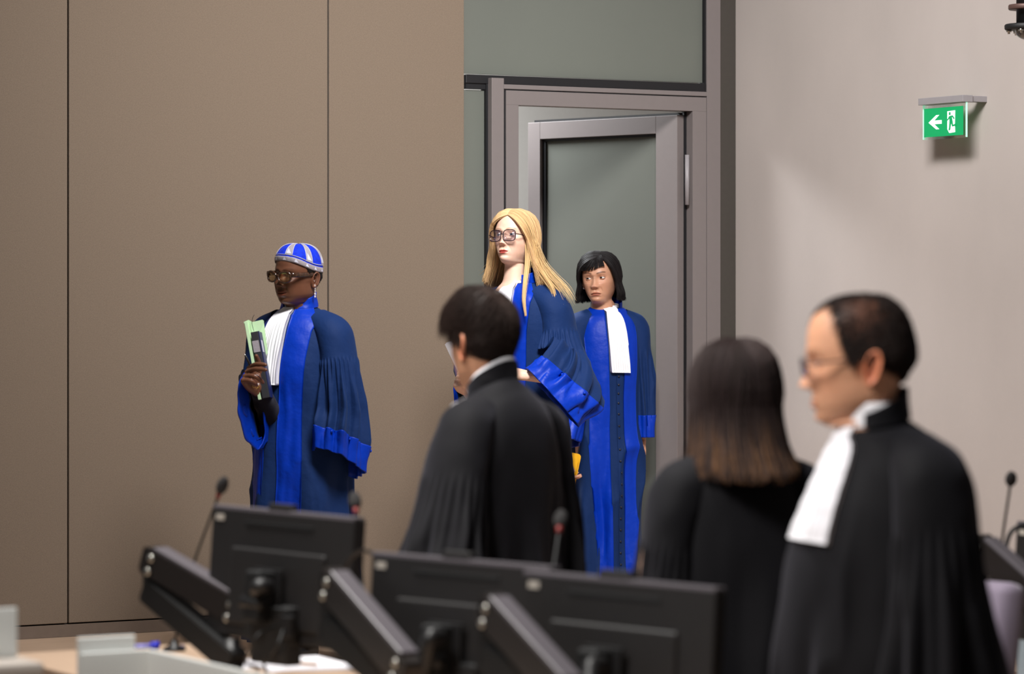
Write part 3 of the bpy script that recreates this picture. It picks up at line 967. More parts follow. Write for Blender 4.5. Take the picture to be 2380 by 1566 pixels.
def lens_mat(name, tint, refl):
    m, nt, b = new_mat(name)
    N, L = nt.nodes, nt.links
    tr = N.new('ShaderNodeBsdfTransparent'); tr.inputs[0].default_value = (*tint, 1)
    gl = N.new('ShaderNodeBsdfGlossy'); gl.inputs['Roughness'].default_value = .03
    gl.inputs[0].default_value = (*refl, 1)
    lw = N.new('ShaderNodeLayerWeight'); lw.inputs[0].default_value = .35
    mr = N.new('ShaderNodeMapRange'); mr.inputs[3].default_value = .05; mr.inputs[4].default_value = .6
    L.new(lw.outputs['Fresnel'], mr.inputs[0])
    mx = N.new('ShaderNodeMixShader'); L.new(mr.outputs[0], mx.inputs[0]); L.new(tr.outputs[0], mx.inputs[1]); L.new(gl.outputs[0], mx.inputs[2])
    L.new(mx.outputs[0], N['Material Output'].inputs[0])
    return m
M['lens'] = lens_mat('lens', (.97, .96, .97), (.75, .75, 1))
def skin(name, c, sss=.18, rough=.45):
    return mat(name, c, rough, noise=.06, nscale=55, bump=.08, bscale=260, sss=sss, usecol=True, spec=.45)
M['skin_dark'] = skin('skin_dark', rgb(104, 66, 48), .06, .38)
M['skin_fair'] = skin('skin_fair', rgb(232, 192, 170))
M['skin_tan'] = skin('skin_tan', rgb(200, 148, 120))
M['skin_man'] = skin('skin_man', rgb(224, 166, 132))

def robe_keys(zn, hem=.10, w=1.0, d=1.0, fl=1.0, cy=.012, belly=0.0):
    zz = lambda u: (zn - .43) * (1 - u) + hem * u
    k = [(0, zn + .012, .064, .056, .062, 0, 2), (.04, zn - .000, .090, .068, .078, .006, 2), (.09, zn - .012, .128, .080, .092, .024, 2),
         (.14, zn - .026, .158, .092, .103, .046, 2.1), (.20, zn - .058, .176, .108, .112, .056, 2.2), (.28, zn - .14, .184, .128, .120, .040, 2.3),
         (.38, zn - .27, .187, .140, .126, .015, 2.3), (.50, zn - .43, .190, .142, .132, 0, 2.2), (.62, zz(.24), .200, .152, .145, 0, 2.1),
         (.80, zz(.6), .225 * (1 + (fl - 1) * .6), .180 * (1 + (fl - 1) * .6), .180 * (1 + (fl - 1) * .6), 0, 2.05), (1, hem, .255 * fl, .215 * fl, .215 * fl, 0, 2)]
    return [(t, 0, cy, z, a * (w if t > .06 else 1), bf * (d if t > .06 else 1) + belly * float(sstep(.10, .48, t)), bb * (d if t > .06 else 1), dr, n) for t, z, a, bf, bb, dr, n in k]

def sleeve_down(s, zn, cy=.012, w=1.0, L=1.0, out=0.0, bell=1.0, tilt=0.0, fwd=0.0):
    K = [(0, .095, 0, -.047, .062, .020, .045), (.10, .150, 0, -.072, .075, .046, .043), (.20, .178, 0, -.115, .082, .064, .024), (.30, .188, 0, -.18, .086, .064, .010),
         (.40, .192, 0, -.25, .090, .068, .004), (.64, .200, 0, -.40, .102, .076, 0), (.84, .204, 0, -.53, .114, .082, 0), (1.0, .205, 0, -.64, .118, .084, 0)]
    r = []
    for t, x, y, z, u, vx, vz in K:
        b = 1 + (bell - 1) * max(0, (t - .3) / .7)
        r.append((t, (s * (x * w + out * max(0, t - .2)), cy - fwd * max(0, t - .3) ** 1.5, zn + z * (L if t > .3 else 1)), (0, u * b, -tilt * max(0, t - .5) * 2), (s * vx * b, 0, vz)))
    return r

GATHER = [(13, .4, 0, .30, .42, .0075, .15), (7, 1.3, 1.0, .34, .8, .010, .1)]
SFOLD = [(24, .3, 0, .31, .36, .004, .1), (10, .2, .8, .36, .7, .014, .25), (6, 1.9, -.7, .42, 1.0, .014, .15)]

def ring_band(D, t, ph, h0, h1, scale0, scale1, u):
    base = D.pt(np.full(len(ph), t), ph, True)
    c = D.pt(np.full(64, t), np.linspace(0, 2 * np.pi, 64, endpoint=False), True).mean(0)
    U = u[:, None]; PH = ph[None]
    hh = h0 + (h1 - h0) * (1 - np.cos(PH)) / 2
    sc = scale0 + (scale1 - scale0) * U ** .7
    O = np.stack([c[0] + (base[None, :, 0] - c[0]) * sc, c[1] + (base[None, :, 1] - c[1]) * sc, base[None, :, 2] + hh * U], -1)
    I = O.copy(); I[..., :2] = c[:2] + (O[..., :2] - c[:2]) * .94
    return O, I

def collar(parent, D, mt, h0=.035, h1=.06, gap=.42, s0=1.02, s1=1.0, t=.012, wr=.002, seed=3):
    """stand-up collar, open at the front"""
    ph = np.linspace(gap, 2 * np.pi - gap, 80); u = np.linspace(0, 1, 12)
    O, I = ring_band(D, t, ph, h0, h1, s0, s1, u)
    for Q in (O, I):
        n = vnoise(Q * np.array([30, 30, 60]), seed); Q[..., 0] += wr * n * np.sin(ph); Q[..., 1] -= wr * n * np.cos(ph)
    V = np.concatenate([O, I[::-1]])
    return MB().add(V.reshape(-1, 3), gridf(len(V), 80)).build('collar', mt, parent)

def neckband(parent, D, mt, h=.03, h1=None, s0=.97, s1=.93, t=.004):
    ph = np.linspace(0, 2 * np.pi, 64, endpoint=False); u = np.linspace(0, 1, 6)
    O, I = ring_band(D, t, ph, h, h if h1 is None else h1, s0, s1, u)
    V = np.concatenate([O, I[::-1]])
    return MB().add(V.reshape(-1, 3), gridf(len(V), 64, True)).build('neckband', mt, parent)

def jabot(parent, D, t0=.012, t1=.40, c0=0.0, c1=0.0, w0=.42, w1=.24, wm=None, off0=.008, off1=.022, split=True):
    t = np.linspace(t0, t1, 60); u = (t - t0) / (t1 - t0)
    c = c0 + (c1 - c0) * u; w = w0 * (1 - sstep(0, .3, u)) + (wm or w1) * sstep(0, .3, u); w = w + (w1 - (wm or w1)) * u
    pl = lambda T, U: .0022 * np.cos(U * 2 * np.pi * 9) * sstep(t0, t0 + .1, T) + .0007 * np.cos(T * 900) + (.006 * gau(U - .58, .05) if split else 0) * sstep(t0, t1, T)
    mb = cloth_patch(D, t, c - w, c + w, 80, off0 + (off1 - off0) * u, pl, .001)
    return mb.build('jabot', M['linen'], parent)

def button(parent, P, N, mt, r=.0065):
    v, f = ell_arr((0, 0, 0), (r, r, r * .6), 12, 8)
    R = np.array(Vector(N).to_track_quat('Z', 'Y').to_matrix())
    return MB().add(v @ R.T + P, f).build('button', mt, parent)

def surf_button(parent, S, t, ph, mt, off=.006, r=.0065):
    P = offset_pt(S, np.array(t), np.array(ph), off); P2 = offset_pt(S, np.array(t), np.array(ph), off + .01)
    return button(parent, P, P2 - P, mt, r)

def person(label, px, Y, floor, yaw):
    return thing('person', label, 'person', ((px - 1190.0) / F * Y, Y, floor), math.radians(yaw))

def to_local(p, w):
    """world point -> the person's frame (the empty's matrix is not evaluated yet)"""
    c, s = math.cos(-p.rotation_euler.z), math.sin(-p.rotation_euler.z)
    d = Vector(w) - p.location
    return np.array([d.x * c - d.y * s, d.x * s + d.y * c, d.z])
def dir_local(p, w):
    c, s = math.cos(-p.rotation_euler.z), math.sin(-p.rotation_euler.z)
    return np.array([w[0] * c - w[1] * s, w[0] * s + w[1] * c, w[2]])

def dress_body(p, head, pose, zn, arms, mt, hands=(), **kw):
    head.xform(pose.soft)
    v, f = body_arr(zn, arms, **kw)
    head.add(v, f)
    for v, f in hands: head.add(v, f)
    return head.build('body', mt, p)

def shoes(p, stance=.10, step=0.0, z=0.0):
    for s in (-1, 1):
        P = [(s * stance, -s * step + .055, z + .045), (s * stance, -s * step + .02, z + .048), (s * stance, -s * step - .06, z + .040), (s * stance, -s * step - .14, z + .026), (s * stance, -s * step - .19, z + .020)]
        v, f = tube_arr(catmull(P, 16), np.interp(np.linspace(0, 1, 16), [0, .1, .5, .85, 1], [.024, .042, .043, .036, .016]), 14)
        v[:, 2] = np.maximum(v[:, 2], z + .006)
        MB().add(v, f).build('shoe', M['black_shoe'], p)

def hair_cap_grid(mask, lift, nu=96, nv=56):
    u = np.linspace(0, 2 * np.pi, nu, endpoint=False); w = np.linspace(.03, np.pi * .84, nv)
    d = np.stack([np.sin(w)[:, None] * np.sin(u), -np.sin(w)[:, None] * np.cos(u), np.cos(w)[:, None] + 0 * u], -1)
    m = mask(d)
    L = -.030 + m * (lift(d) + .030)
    V = on_skull(d, L)
    k = nu * nv
    v = np.vstack([V.reshape(-1, 3), on_skull(np.array([[0, 0, 1.0]]), np.array([lift(np.array([[0, 0, 1.]]))[0]]))])
    i = np.arange(nu); j = (i + 1) % nu
    return v, [gridf(nv, nu, True)[:, ::-1], np.stack([i, j, np.full(nu, k)], 1)]

def azel(d):
    d = d / (np.linalg.norm(d, axis=-1, keepdims=True) + 1e-9)
    return np.degrees(np.arctan2(np.abs(d[..., 0]), -d[..., 1])), np.degrees(np.arcsin(np.clip(d[..., 2], -1, 1)))

def line_mask(az_k, el_k, soft=6):
    def m(d):
        az, el = azel(d)
        return sstep(-soft, soft, el - np.interp(az, az_k, el_k))
    return m

def short_hair(p, pose, mask, flow, lift, n, length, col, seed=1, rad=.0006, sd=.3, shell=True, lum=.35, thin=None):
    rng = np.random.default_rng(seed)
    mb = MB()
    if shell:
        v, f = hair_cap_grid(mask, lambda d: lift(d) * .55)
        mb.add(pose.hard(v), f, np.array(col) * .7)
    d = rng.normal(size=(n * 3, 3)); d /= np.linalg.norm(d, axis=1, keepdims=True)
    d = d[(mask(d) > rng.random(len(d)) * .9 + .05)]
    if thin is not None: d = d[thin(d) > rng.random(len(d))]
    d = d[:n]
    K = 6; P = np.zeros((len(d), K, 3)); L = length(d) * rng.uniform(.6, 1.15, len(d))
    li = lift(d)
    g = flow(d) + rng.normal(size=d.shape) * sd
    g = g - d * (g * d).sum(-1, keepdims=True); g /= np.linalg.norm(g, axis=-1, keepdims=True) + 1e-9
    for k in range(K):
        a = (L / .1 * k / (K - 1))[:, None]
        dd = d * np.cos(a) + g * np.sin(a)
        P[:, k] = on_skull(dd, li * (.15 + .85 * (k / (K - 1)) ** .6) * rng.uniform(.85, 1.1, len(d)))
    R = np.linspace(1, .35, K)[None] * rad * rng.uniform(.8, 1.4, (len(d), 1))
    C = np.array(col) * rng.uniform(1 - lum, 1 + lum, (len(d), 1))
    strands(mb, pose.hard(P.reshape(-1, 3)).reshape(P.shape), R, C)
    return mb.build('hair', M['hair'], p)

def long_hair(p, pose, n, part, phi, length, col, seed=2, elz=-.25, flare=lambda q, s: .02, back=lambda q, s: .0, lift=.012, inward=0.0, clumps=70, tight=.6, lum=.3,
              tipcol=None, K=22, ksk=9, rad=.0008, extra=None, rough=.004, phi_at=None, shell_lift=.004, wave=.004, bow=(0, 0, 0)):
    """parted hair: from the part line over the skull to ear height, then hanging"""
    rng = np.random.default_rng(seed)
    mb = MB()
    def paths(q, s, lf, ln, jit=0.0):
        N = len(q)
        d0 = np.stack([part[0](q), part[1](q), part[2](q)], -1)
        ph = np.radians(phi[0] + (phi[1] - phi[0]) * q) if phi_at is None else np.radians(phi_at(q, s))
        d1 = np.stack([s * np.sin(ph), -np.cos(ph), np.full(N, elz)], -1)
        tt = np.linspace(0, 1, ksk)
        A = np.stack([on_skull(slerp(d0, d1, t), lf * (.35 + .65 * min(1, t * 2.2))) for t in tt], 1)
        A = pose.hard(A.reshape(-1, 3)).reshape(A.shape)
        E = A[:, -1]
        hc = pose.hard(np.array([[0, .01, -.03]]))[0]
        rad_ = E - hc; rad_[:, 2] = 0; rad_ /= np.linalg.norm(rad_, axis=1, keepdims=True) + 1e-9
        tang = A[:, -1] - A[:, -2]; tang /= np.linalg.norm(tang, axis=1, keepdims=True)
        u = np.linspace(0, 1, K - ksk + 1)[1:]
        fl = flare(q, s); bk = back(q, s)
        H = []
        for x in u:
            dv = np.array([0, 0, -1.0])
            pos = E + ln[:, None] * (x * dv + (tang - dv) * .18 * (1 - (1 - x) ** 2)) + rad_ * (fl * x ** 1.6 - inward * sstep(.55, 1, x))[:, None] + np.stack([0 * bk, bk * x ** 1.8, 0 * bk], -1)
            H.append(pos)
        P = np.concatenate([A, np.stack(H, 1)], 1)
        return P
    for s in (-1, 1):
        q = np.linspace(0, 1, 40)
        P = paths(q, s, np.full(40, lift * shell_lift / .004 * .5), np.full(40, 1.0) * length(q, s) * .93)
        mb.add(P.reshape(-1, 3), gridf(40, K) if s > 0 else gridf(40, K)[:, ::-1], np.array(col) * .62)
        N = n // 2
        q = rng.random(N)
        P = paths(q, s, lift * rng.uniform(.45, 1.15, N), length(q, s) * rng.uniform(.82, 1.03, N))
        ts = np.linspace(0, 1, K)
        P = clump(P, clumps, rng, tight)
        nz = vnoise(np.stack([np.repeat(ts[None] * 3, N, 0), np.repeat(rng.random(N)[:, None] * 40, K, 1), np.zeros((N, K))], -1), seed)
        nz2 = vnoise(np.stack([np.repeat(ts[None] * 3, N, 0), np.repeat(rng.random(N)[:, None] * 40, K, 1), np.ones((N, K)) * 7], -1), seed)
        P[..., 0] += nz * wave * ts ** 1.2; P[..., 1] += nz2 * wave * ts ** 1.2
        R = np.interp(ts, [0, .7, 1], [1, 1, .4])[None] * rad * rng.uniform(.7, 1.5, (N, 1))
        C = np.array(col) * rng.uniform(1 - lum, 1 + lum, (N, 1)) * (1 + rng.normal(size=(N, 3)) * .03)
        if tipcol is None:
            strands(mb, P, R, C)
        else:
            nv0 = mb.n
            strands(mb, P, R, C)
            w = np.repeat(np.repeat((sstep(.55, 1.0, ts)[None] * rng.random((N, 1)) ** 4), 3, 1).reshape(N, K * 3), 1, 0)
            cc = mb.c[-1].reshape(N, K * 3, 3)
            mb.c[-1] = (cc * (1 - w[..., None]) + np.array(tipcol) * w[..., None]).reshape(-1, 3)
    if extra is not None: extra(mb, rng)
    return mb.build('hair', M['hair'], p)

def lock(mb, rng, guide, n, spread, col, rad=.0005, lum=.25, K=18, tip=.3):
    """a loose lock of hairs around a guide path given in the person's frame"""
    G = catmull(guide, K); ts = np.linspace(0, 1, K)
    o = rng.normal(size=(n, 1, 3)) * spread * (1 - (1 - tip) * ts)[None, :, None]
    nz = vnoise(np.stack([np.repeat(ts[None] * 2.5, n, 0), np.repeat(rng.random(n)[:, None] * 40, K, 1), np.zeros((n, K))], -1), 3)
    P = G[None] + o; P[..., 0] += nz * spread * .8; P[..., 1] -= nz * spread * .5
    R = np.interp(ts, [0, .7, 1], [1, 1, .35])[None] * rad * rng.uniform(.7, 1.4, (n, 1))
    strands(mb, P, R, np.array(col) * rng.uniform(1 - lum, 1 + lum, (n, 1)))

# ------------------------------------------------------------------ judge with the patterned cap
def judge_cap():
    p = person('woman in blue judge robe and patterned cap holding a green folder by the brown wall', 700, 13.4, DZ, -36)
    zn = 1.412
    pose = Pose((.0125, -.044, 1.552), yaw=-3, pitch=2, roll=3)
    fp = dict(nose=.021, nose_w=1.25, lip_t=1.15, lip_w=.026, lip_c=(1.25, .85, .85), cheek=.006, jaw=1.16, neck=1.05, smile=.006, brow_c=(.35, .3, .3), brow_s=.6, blush=.1,
              fold=.0026, open=.8, ear_c=(1.05, 1.0, 1.0), lash=.4, lid_c=(.85, .8, .8), chin=.003, bag=.002)
    head = head_arr(fp)
    hw = at(577, 874, 13.07)
    hp = to_local(p, hw)
    hx, hz_ = dir_local(p, (-.45, -.60, .62)), dir_local(p, (-.80, .50, .0))
    wr = hp - hx / np.linalg.norm(hx) * .080
    v, f = hand_arr([(66, 24, 10), (70, 22, 10), (84, 66, 30), (88, 70, 34)], thumb=[(.018, .028, -.008), (.050, .050, -.014), (.082, .062, -.022), (.108, .066, -.028)], sgn=1, k=1.08, stub=.012)
    hand = (basis(wr, hx, hz_)(v), f)
    arms = [[(-.15, .01, zn - .08), (-.195, .02, zn - .22), (-.20, -.03, zn - .33), (wr[0] * .6 - .08, wr[1] * .55 - .02, wr[2] - .075), tuple(wr)],
            [(.15, .01, zn - .08), (.19, .03, zn - .2), (.20, .03, zn - .33), (.20, -.04, zn - .46), (.20, -.09, zn - .52)]]
    dress_body(p, head, pose, zn, arms, M['skin_dark'], [hand], step=.10, ny=-.03)
    eyes(p, pose, (4, 0), (.03, .015, .01))
    # robe
    lean = lambda t: np.stack([0 * t, -.03 * sstep(.6, 0, t) + .02 * t, 0 * t], -1)
    D = Drape(robe_keys(zn, .08, .98, 1.0, .88, .012, .055), [(5, .6, 1.2, .30, .9, .012, .2), (8, 2.1, -1.5, .40, 1.0, .014, .25), (3, 1.2, .8, .4, .9, .010, 0)], 4, .004, lean)
    cloth_tube(D, 0, 1, 150, 260, lip=.02).build('robe', M['navy'], p)
    t = np.linspace(.02, .995, 130)
    ri = np.interp(t, [0, .05, .12, .3, .5, 1], [.45, .34, .22, .16, .13, .10]); ro = np.interp(t, [0, .05, .12, .2, .32, .5, 1], [1.7, 1.35, 1.02, .82, .72, .66, .60])
    cloth_patch(D, t, ri, ro, 16, .005).build('robe_facing', M['royal'], p)
    cloth_patch(D, t, -ro, -ri, 16, .005).build('robe_facing', M['royal'], p)
    collar(p, D, M['royal'], .030, .066, .45, 1.10, 1.05, wr=.005)
    neckband(p, D, M['linen'], .030)
    jabot(p, D, .006, .405, -.02, -.15, .36, .27, .20, .010, .020)
    # hanging left sleeve
    sf = SFOLD
    K = sleeve_down(1, zn, -.005, 1.02, .93, .035, 1.03, 0, .0)
    K[-3] = (.64, (.208, .000, zn - .40), (0, .094, -.02), (.080, 0, .0))
    K[-2] = (.86, (.214, -.018, zn - .525), (0, .106, -.048), (.082, 0, .0))
    K[-1] = (1.0, (.214, -.026, zn - .615), (0, .106, -.060), (.080, 0, .0))
    S = Sleeve(K, [(28, .4, 0, .32, .36, .0045, .1), (11, .2, .8, .37, .62, .016, .25), (5, 1.9, -.7, .45, 1.0, .013, .15)], 7, .003, (.014, .36, .6))
    cloth_tube(S, 0, .86, 90, 150, lip=0).build('sleeve', M['navy'], p)
    cf = cloth_tube(S, .845, 1.0, 26, 150, .004, .14, .001).build('cuff', M['royal'], p)
    for ph in (1.0, 1.9, 2.7): surf_button(cf, S, .868, ph, M['royal'], .008)
    for k in range(3): surf_button(p, D, .09 + .022 * k, 1.62 - .12 * k, M['navy'], .004, .007)
    # right sleeve, forearm raised, the wide opening hanging
    L = lambda x, y, Y: to_local(p, at(x, y, Y)); V_ = lambda *v: dir_local(p, v)
    S2 = Sleeve([(0, (-.095, -.01, zn - .047), (0, .062, 0), (-.02, 0, .045)), (.12, (-.150, -.012, zn - .075), (0, .074, 0), (-.046, 0, .042)),
                 (.26, (-.182, -.015, zn - .13), (0, .082, -.01), (-.062, 0, .02)), (.44, (-.190, -.020, zn - .26), (0, .080, -.04), (-.066, 0, .0)),
                 (.62, (-.180, -.085, zn - .380), (.0, .040, -.105), (-.060, -.01, .0)), (.82, L(604, 945, 13.22), V_(.03, .05, -.135), V_(-.03, -.062, 0)),
                 (1.0, L(584, 962, 13.13), V_(.015, .03, -.135), V_(-.04, -.050, 0))],
                [(7, .4, .5, .3, .7, .012, .2), (4, 1.1, 1.2, .4, 1, .012, .1)], 11, .003)
    cloth_tube(S2, 0, .86, 80, 120, lip=0).build('sleeve', M['navy'], p)
    cloth_tube(S2, .845, 1.0, 24, 120, .004, .3, .001).build('cuff', M['royal'], p)
    e_ = to_local(p, at(640, 985, 13.34)); iw = wr + hx / np.linalg.norm(hx) * .004
    v, f = tube_arr(catmull([iw, iw * .55 + e_ * .45, e_], 20), np.linspace(.031, .060, 20), 28)
    v = v + .003 * vnoise(v * 40, 5)[:, None]
    MB().add(v, f).build('inner_sleeve', M['black_robe'], p)
    # short hair under the cap
    short_hair(p, pose, line_mask([0, 40, 62, 75, 90, 110, 140, 180], [50, 45, 26, 2, 8, -14, -30, -34], 4), lambda d: np.stack([0 * d[:, 0], d[:, 1] * 0 + .6, -1 + 0 * d[:, 0]], -1),
               lambda d: np.full(d.shape[:-1], .006), 900, lambda d: np.full(len(d), .012), rgb(26, 22, 20), 5)
    # cap: crown, rolled brim, stripes
    def capdir(az, el):
        return np.stack([np.sin(az) * np.cos(el), -np.cos(az) * np.cos(el), np.sin(el)], -1)
    def brim(az): # elevation of the cap's lower edge around the head, high at the front and low behind
        return np.radians(35 - 29 * (1 - np.cos(az)) / 2)
    az = np.linspace(0, 2 * np.pi, 96, endpoint=False); u = np.linspace(0, 1, 26)
    def cap_pt(az, u, off=0.0):
        b = brim(az); el = b + (np.pi / 2 - b) * u
        d = capdir(az, el)
        seam = -.0016 * np.exp(-((np.mod(az * 8 / (2 * np.pi), 1) - .5) / .06) ** 2) * sstep(.95, .2, u)
        return on_skull(d, .0050 + .006 * np.sin(np.pi * np.clip(u, 0, 1)) + seam + off)
    U, A = np.meshgrid(u[:-1], az, indexing='ij')
    V = cap_pt(A, U).reshape(-1, 3); V = np.vstack([V, cap_pt(np.array([0.0]), np.array([.999]))])
    i = np.arange(96); j = (i + 1) % 96; o = 24 * 96
    cap = MB().add(pose.hard(V), [gridf(25, 96, True), np.stack([o + i, o + j, np.full(96, len(V) - 1)], 1)]).build('cap', M['cap_blue'], p)
    b = np.linspace(0, 2 * np.pi, 12, endpoint=False)
    bc = cap_pt(az, np.full(96, .02), 0); bd = capdir(az, brim(az))
    dn = np.array([0, 0, 1.0])
    V = bc[:, None] + .0028 * np.cos(b)[None, :, None] * bd[:, None] + .0105 * np.sin(b)[None, :, None] * dn
    i = np.arange(96)[:, None]; j = np.arange(12)[None]
    f = np.stack([i * 12 + j, i * 12 + (j + 1) % 12, ((i + 1) % 96) * 12 + (j + 1) % 12, ((i + 1) % 96) * 12 + j], -1).reshape(-1, 4)
    MB().add(pose.hard(V.reshape(-1, 3)), f).build('cap_band', M['cap_grey'], cap)
    V = cap_pt(az, np.full(96, .15), .0022)[:, None] + .0012 * (np.cos(b)[None, :, None] * bd[:, None] + np.sin(b)[None, :, None] * dn)
    MB().add(pose.hard(V.reshape(-1, 3)), f).build('piping', M['cap_pipe'], cap)
    for a0 in np.arange(6) * math.pi / 3 + .30:
        uu = np.linspace(.17, .90, 16); aw = np.linspace(-1, 1, 7) * .17
        Uu, Aw = np.meshgrid(uu, aw, indexing='ij')
        V = cap_pt(a0 + Aw, Uu, .0016).reshape(-1, 3)
        MB().add(pose.hard(V), gridf(16, 7)).build('stripe', M['cap_grey'], cap)
        for sd_ in (-1, 1):
            pth = cap_pt(np.full(16, a0 + sd_ * .18), uu, .0018)
            v, f2 = tube_arr(pose.hard(pth), .0009, 5); MB().add(v, f2).build('stripe_edge', M['cap_pipe'], cap)
        # woven triangle motif low on the stripe
        tri = np.array([(-.10, .22), (.10, .22), (0, .42), (-.10, .42), (.10, .42)])
        V = np.vstack([cap_pt(np.array([a0 + x]), np.array([y]), .0030) for x, y in [(-.13, .20), (.13, .20), (.02, .30), (-.10, .40)]])
        MB().add(pose.hard(V), np.array([[0, 1, 2, 3]])).build('motif', M['cap_pipe'], cap)
    for a0 in np.linspace(0, 2 * np.pi, 12, endpoint=False) + .15:
        V = np.vstack([cap_pt(np.array([a0 + x]), np.array([.02]), .0034) + np.array([0, 0, y]) for x, y in [(-.09, -.007), (.09, -.007), (-.02, .007)]])
        MB().add(pose.hard(V), np.array([[0, 1, 2]])).build('motif', M['cap_pipe'], cap)
    glasses(p, pose, M['tortoise'], M['lens_tint'], .0280, .0205, .0335, -.1150, -.004, .0038, 2.4, 5.0, .012, .9, .010)
    # drop earrings
    for s in (-1, 1):
        e = MB(); c0 = np.array([s * .080, .022, -.044])
        for k, (r, dz) in enumerate([(.0038, 0), (.0026, -.009), (.0022, -.016), (.0022, -.022), (.0042, -.030), (.0034, -.040)]):
            v, f = ell_arr(c0 + (0, 0, dz), (r, r, r * (1.6 if k == 5 else 1)), 10, 8); e.add(v, f)
        v, f = tube_arr([c0 + (0, 0, .004), c0 + (0, 0, -.04)], .0007, 5); e.add(v, f)
        e.xform(pose.hard); e.build('earring', M['pearl'], p)
    # ring on the hand
    shoes(p, .10, .10)
    return p, hw
M['cap_blue'] = mat('cap_blue', rgb(4, 44, 196), .75, noise=.3, nscale=70, bump=.2, bscale=500, sheen=.05, spec=.2)
M['cap_grey'] = mat('cap_grey', rgb(150, 143, 150), .6, noise=.12, nscale=300, bump=.3, bscale=700)
M['cap_pipe'] = mat('cap_pipe', rgb(205, 205, 222), .5)
M['tortoise'] = mat('tortoise', rgb(58, 36, 24), .18, noise=.7, nscale=90, coat=.4)
M['lens_tint'] = lens_mat('lens_tint', (.80, .70, .56), (1, .95, .85))
J1, J1_hand = judge_cap()

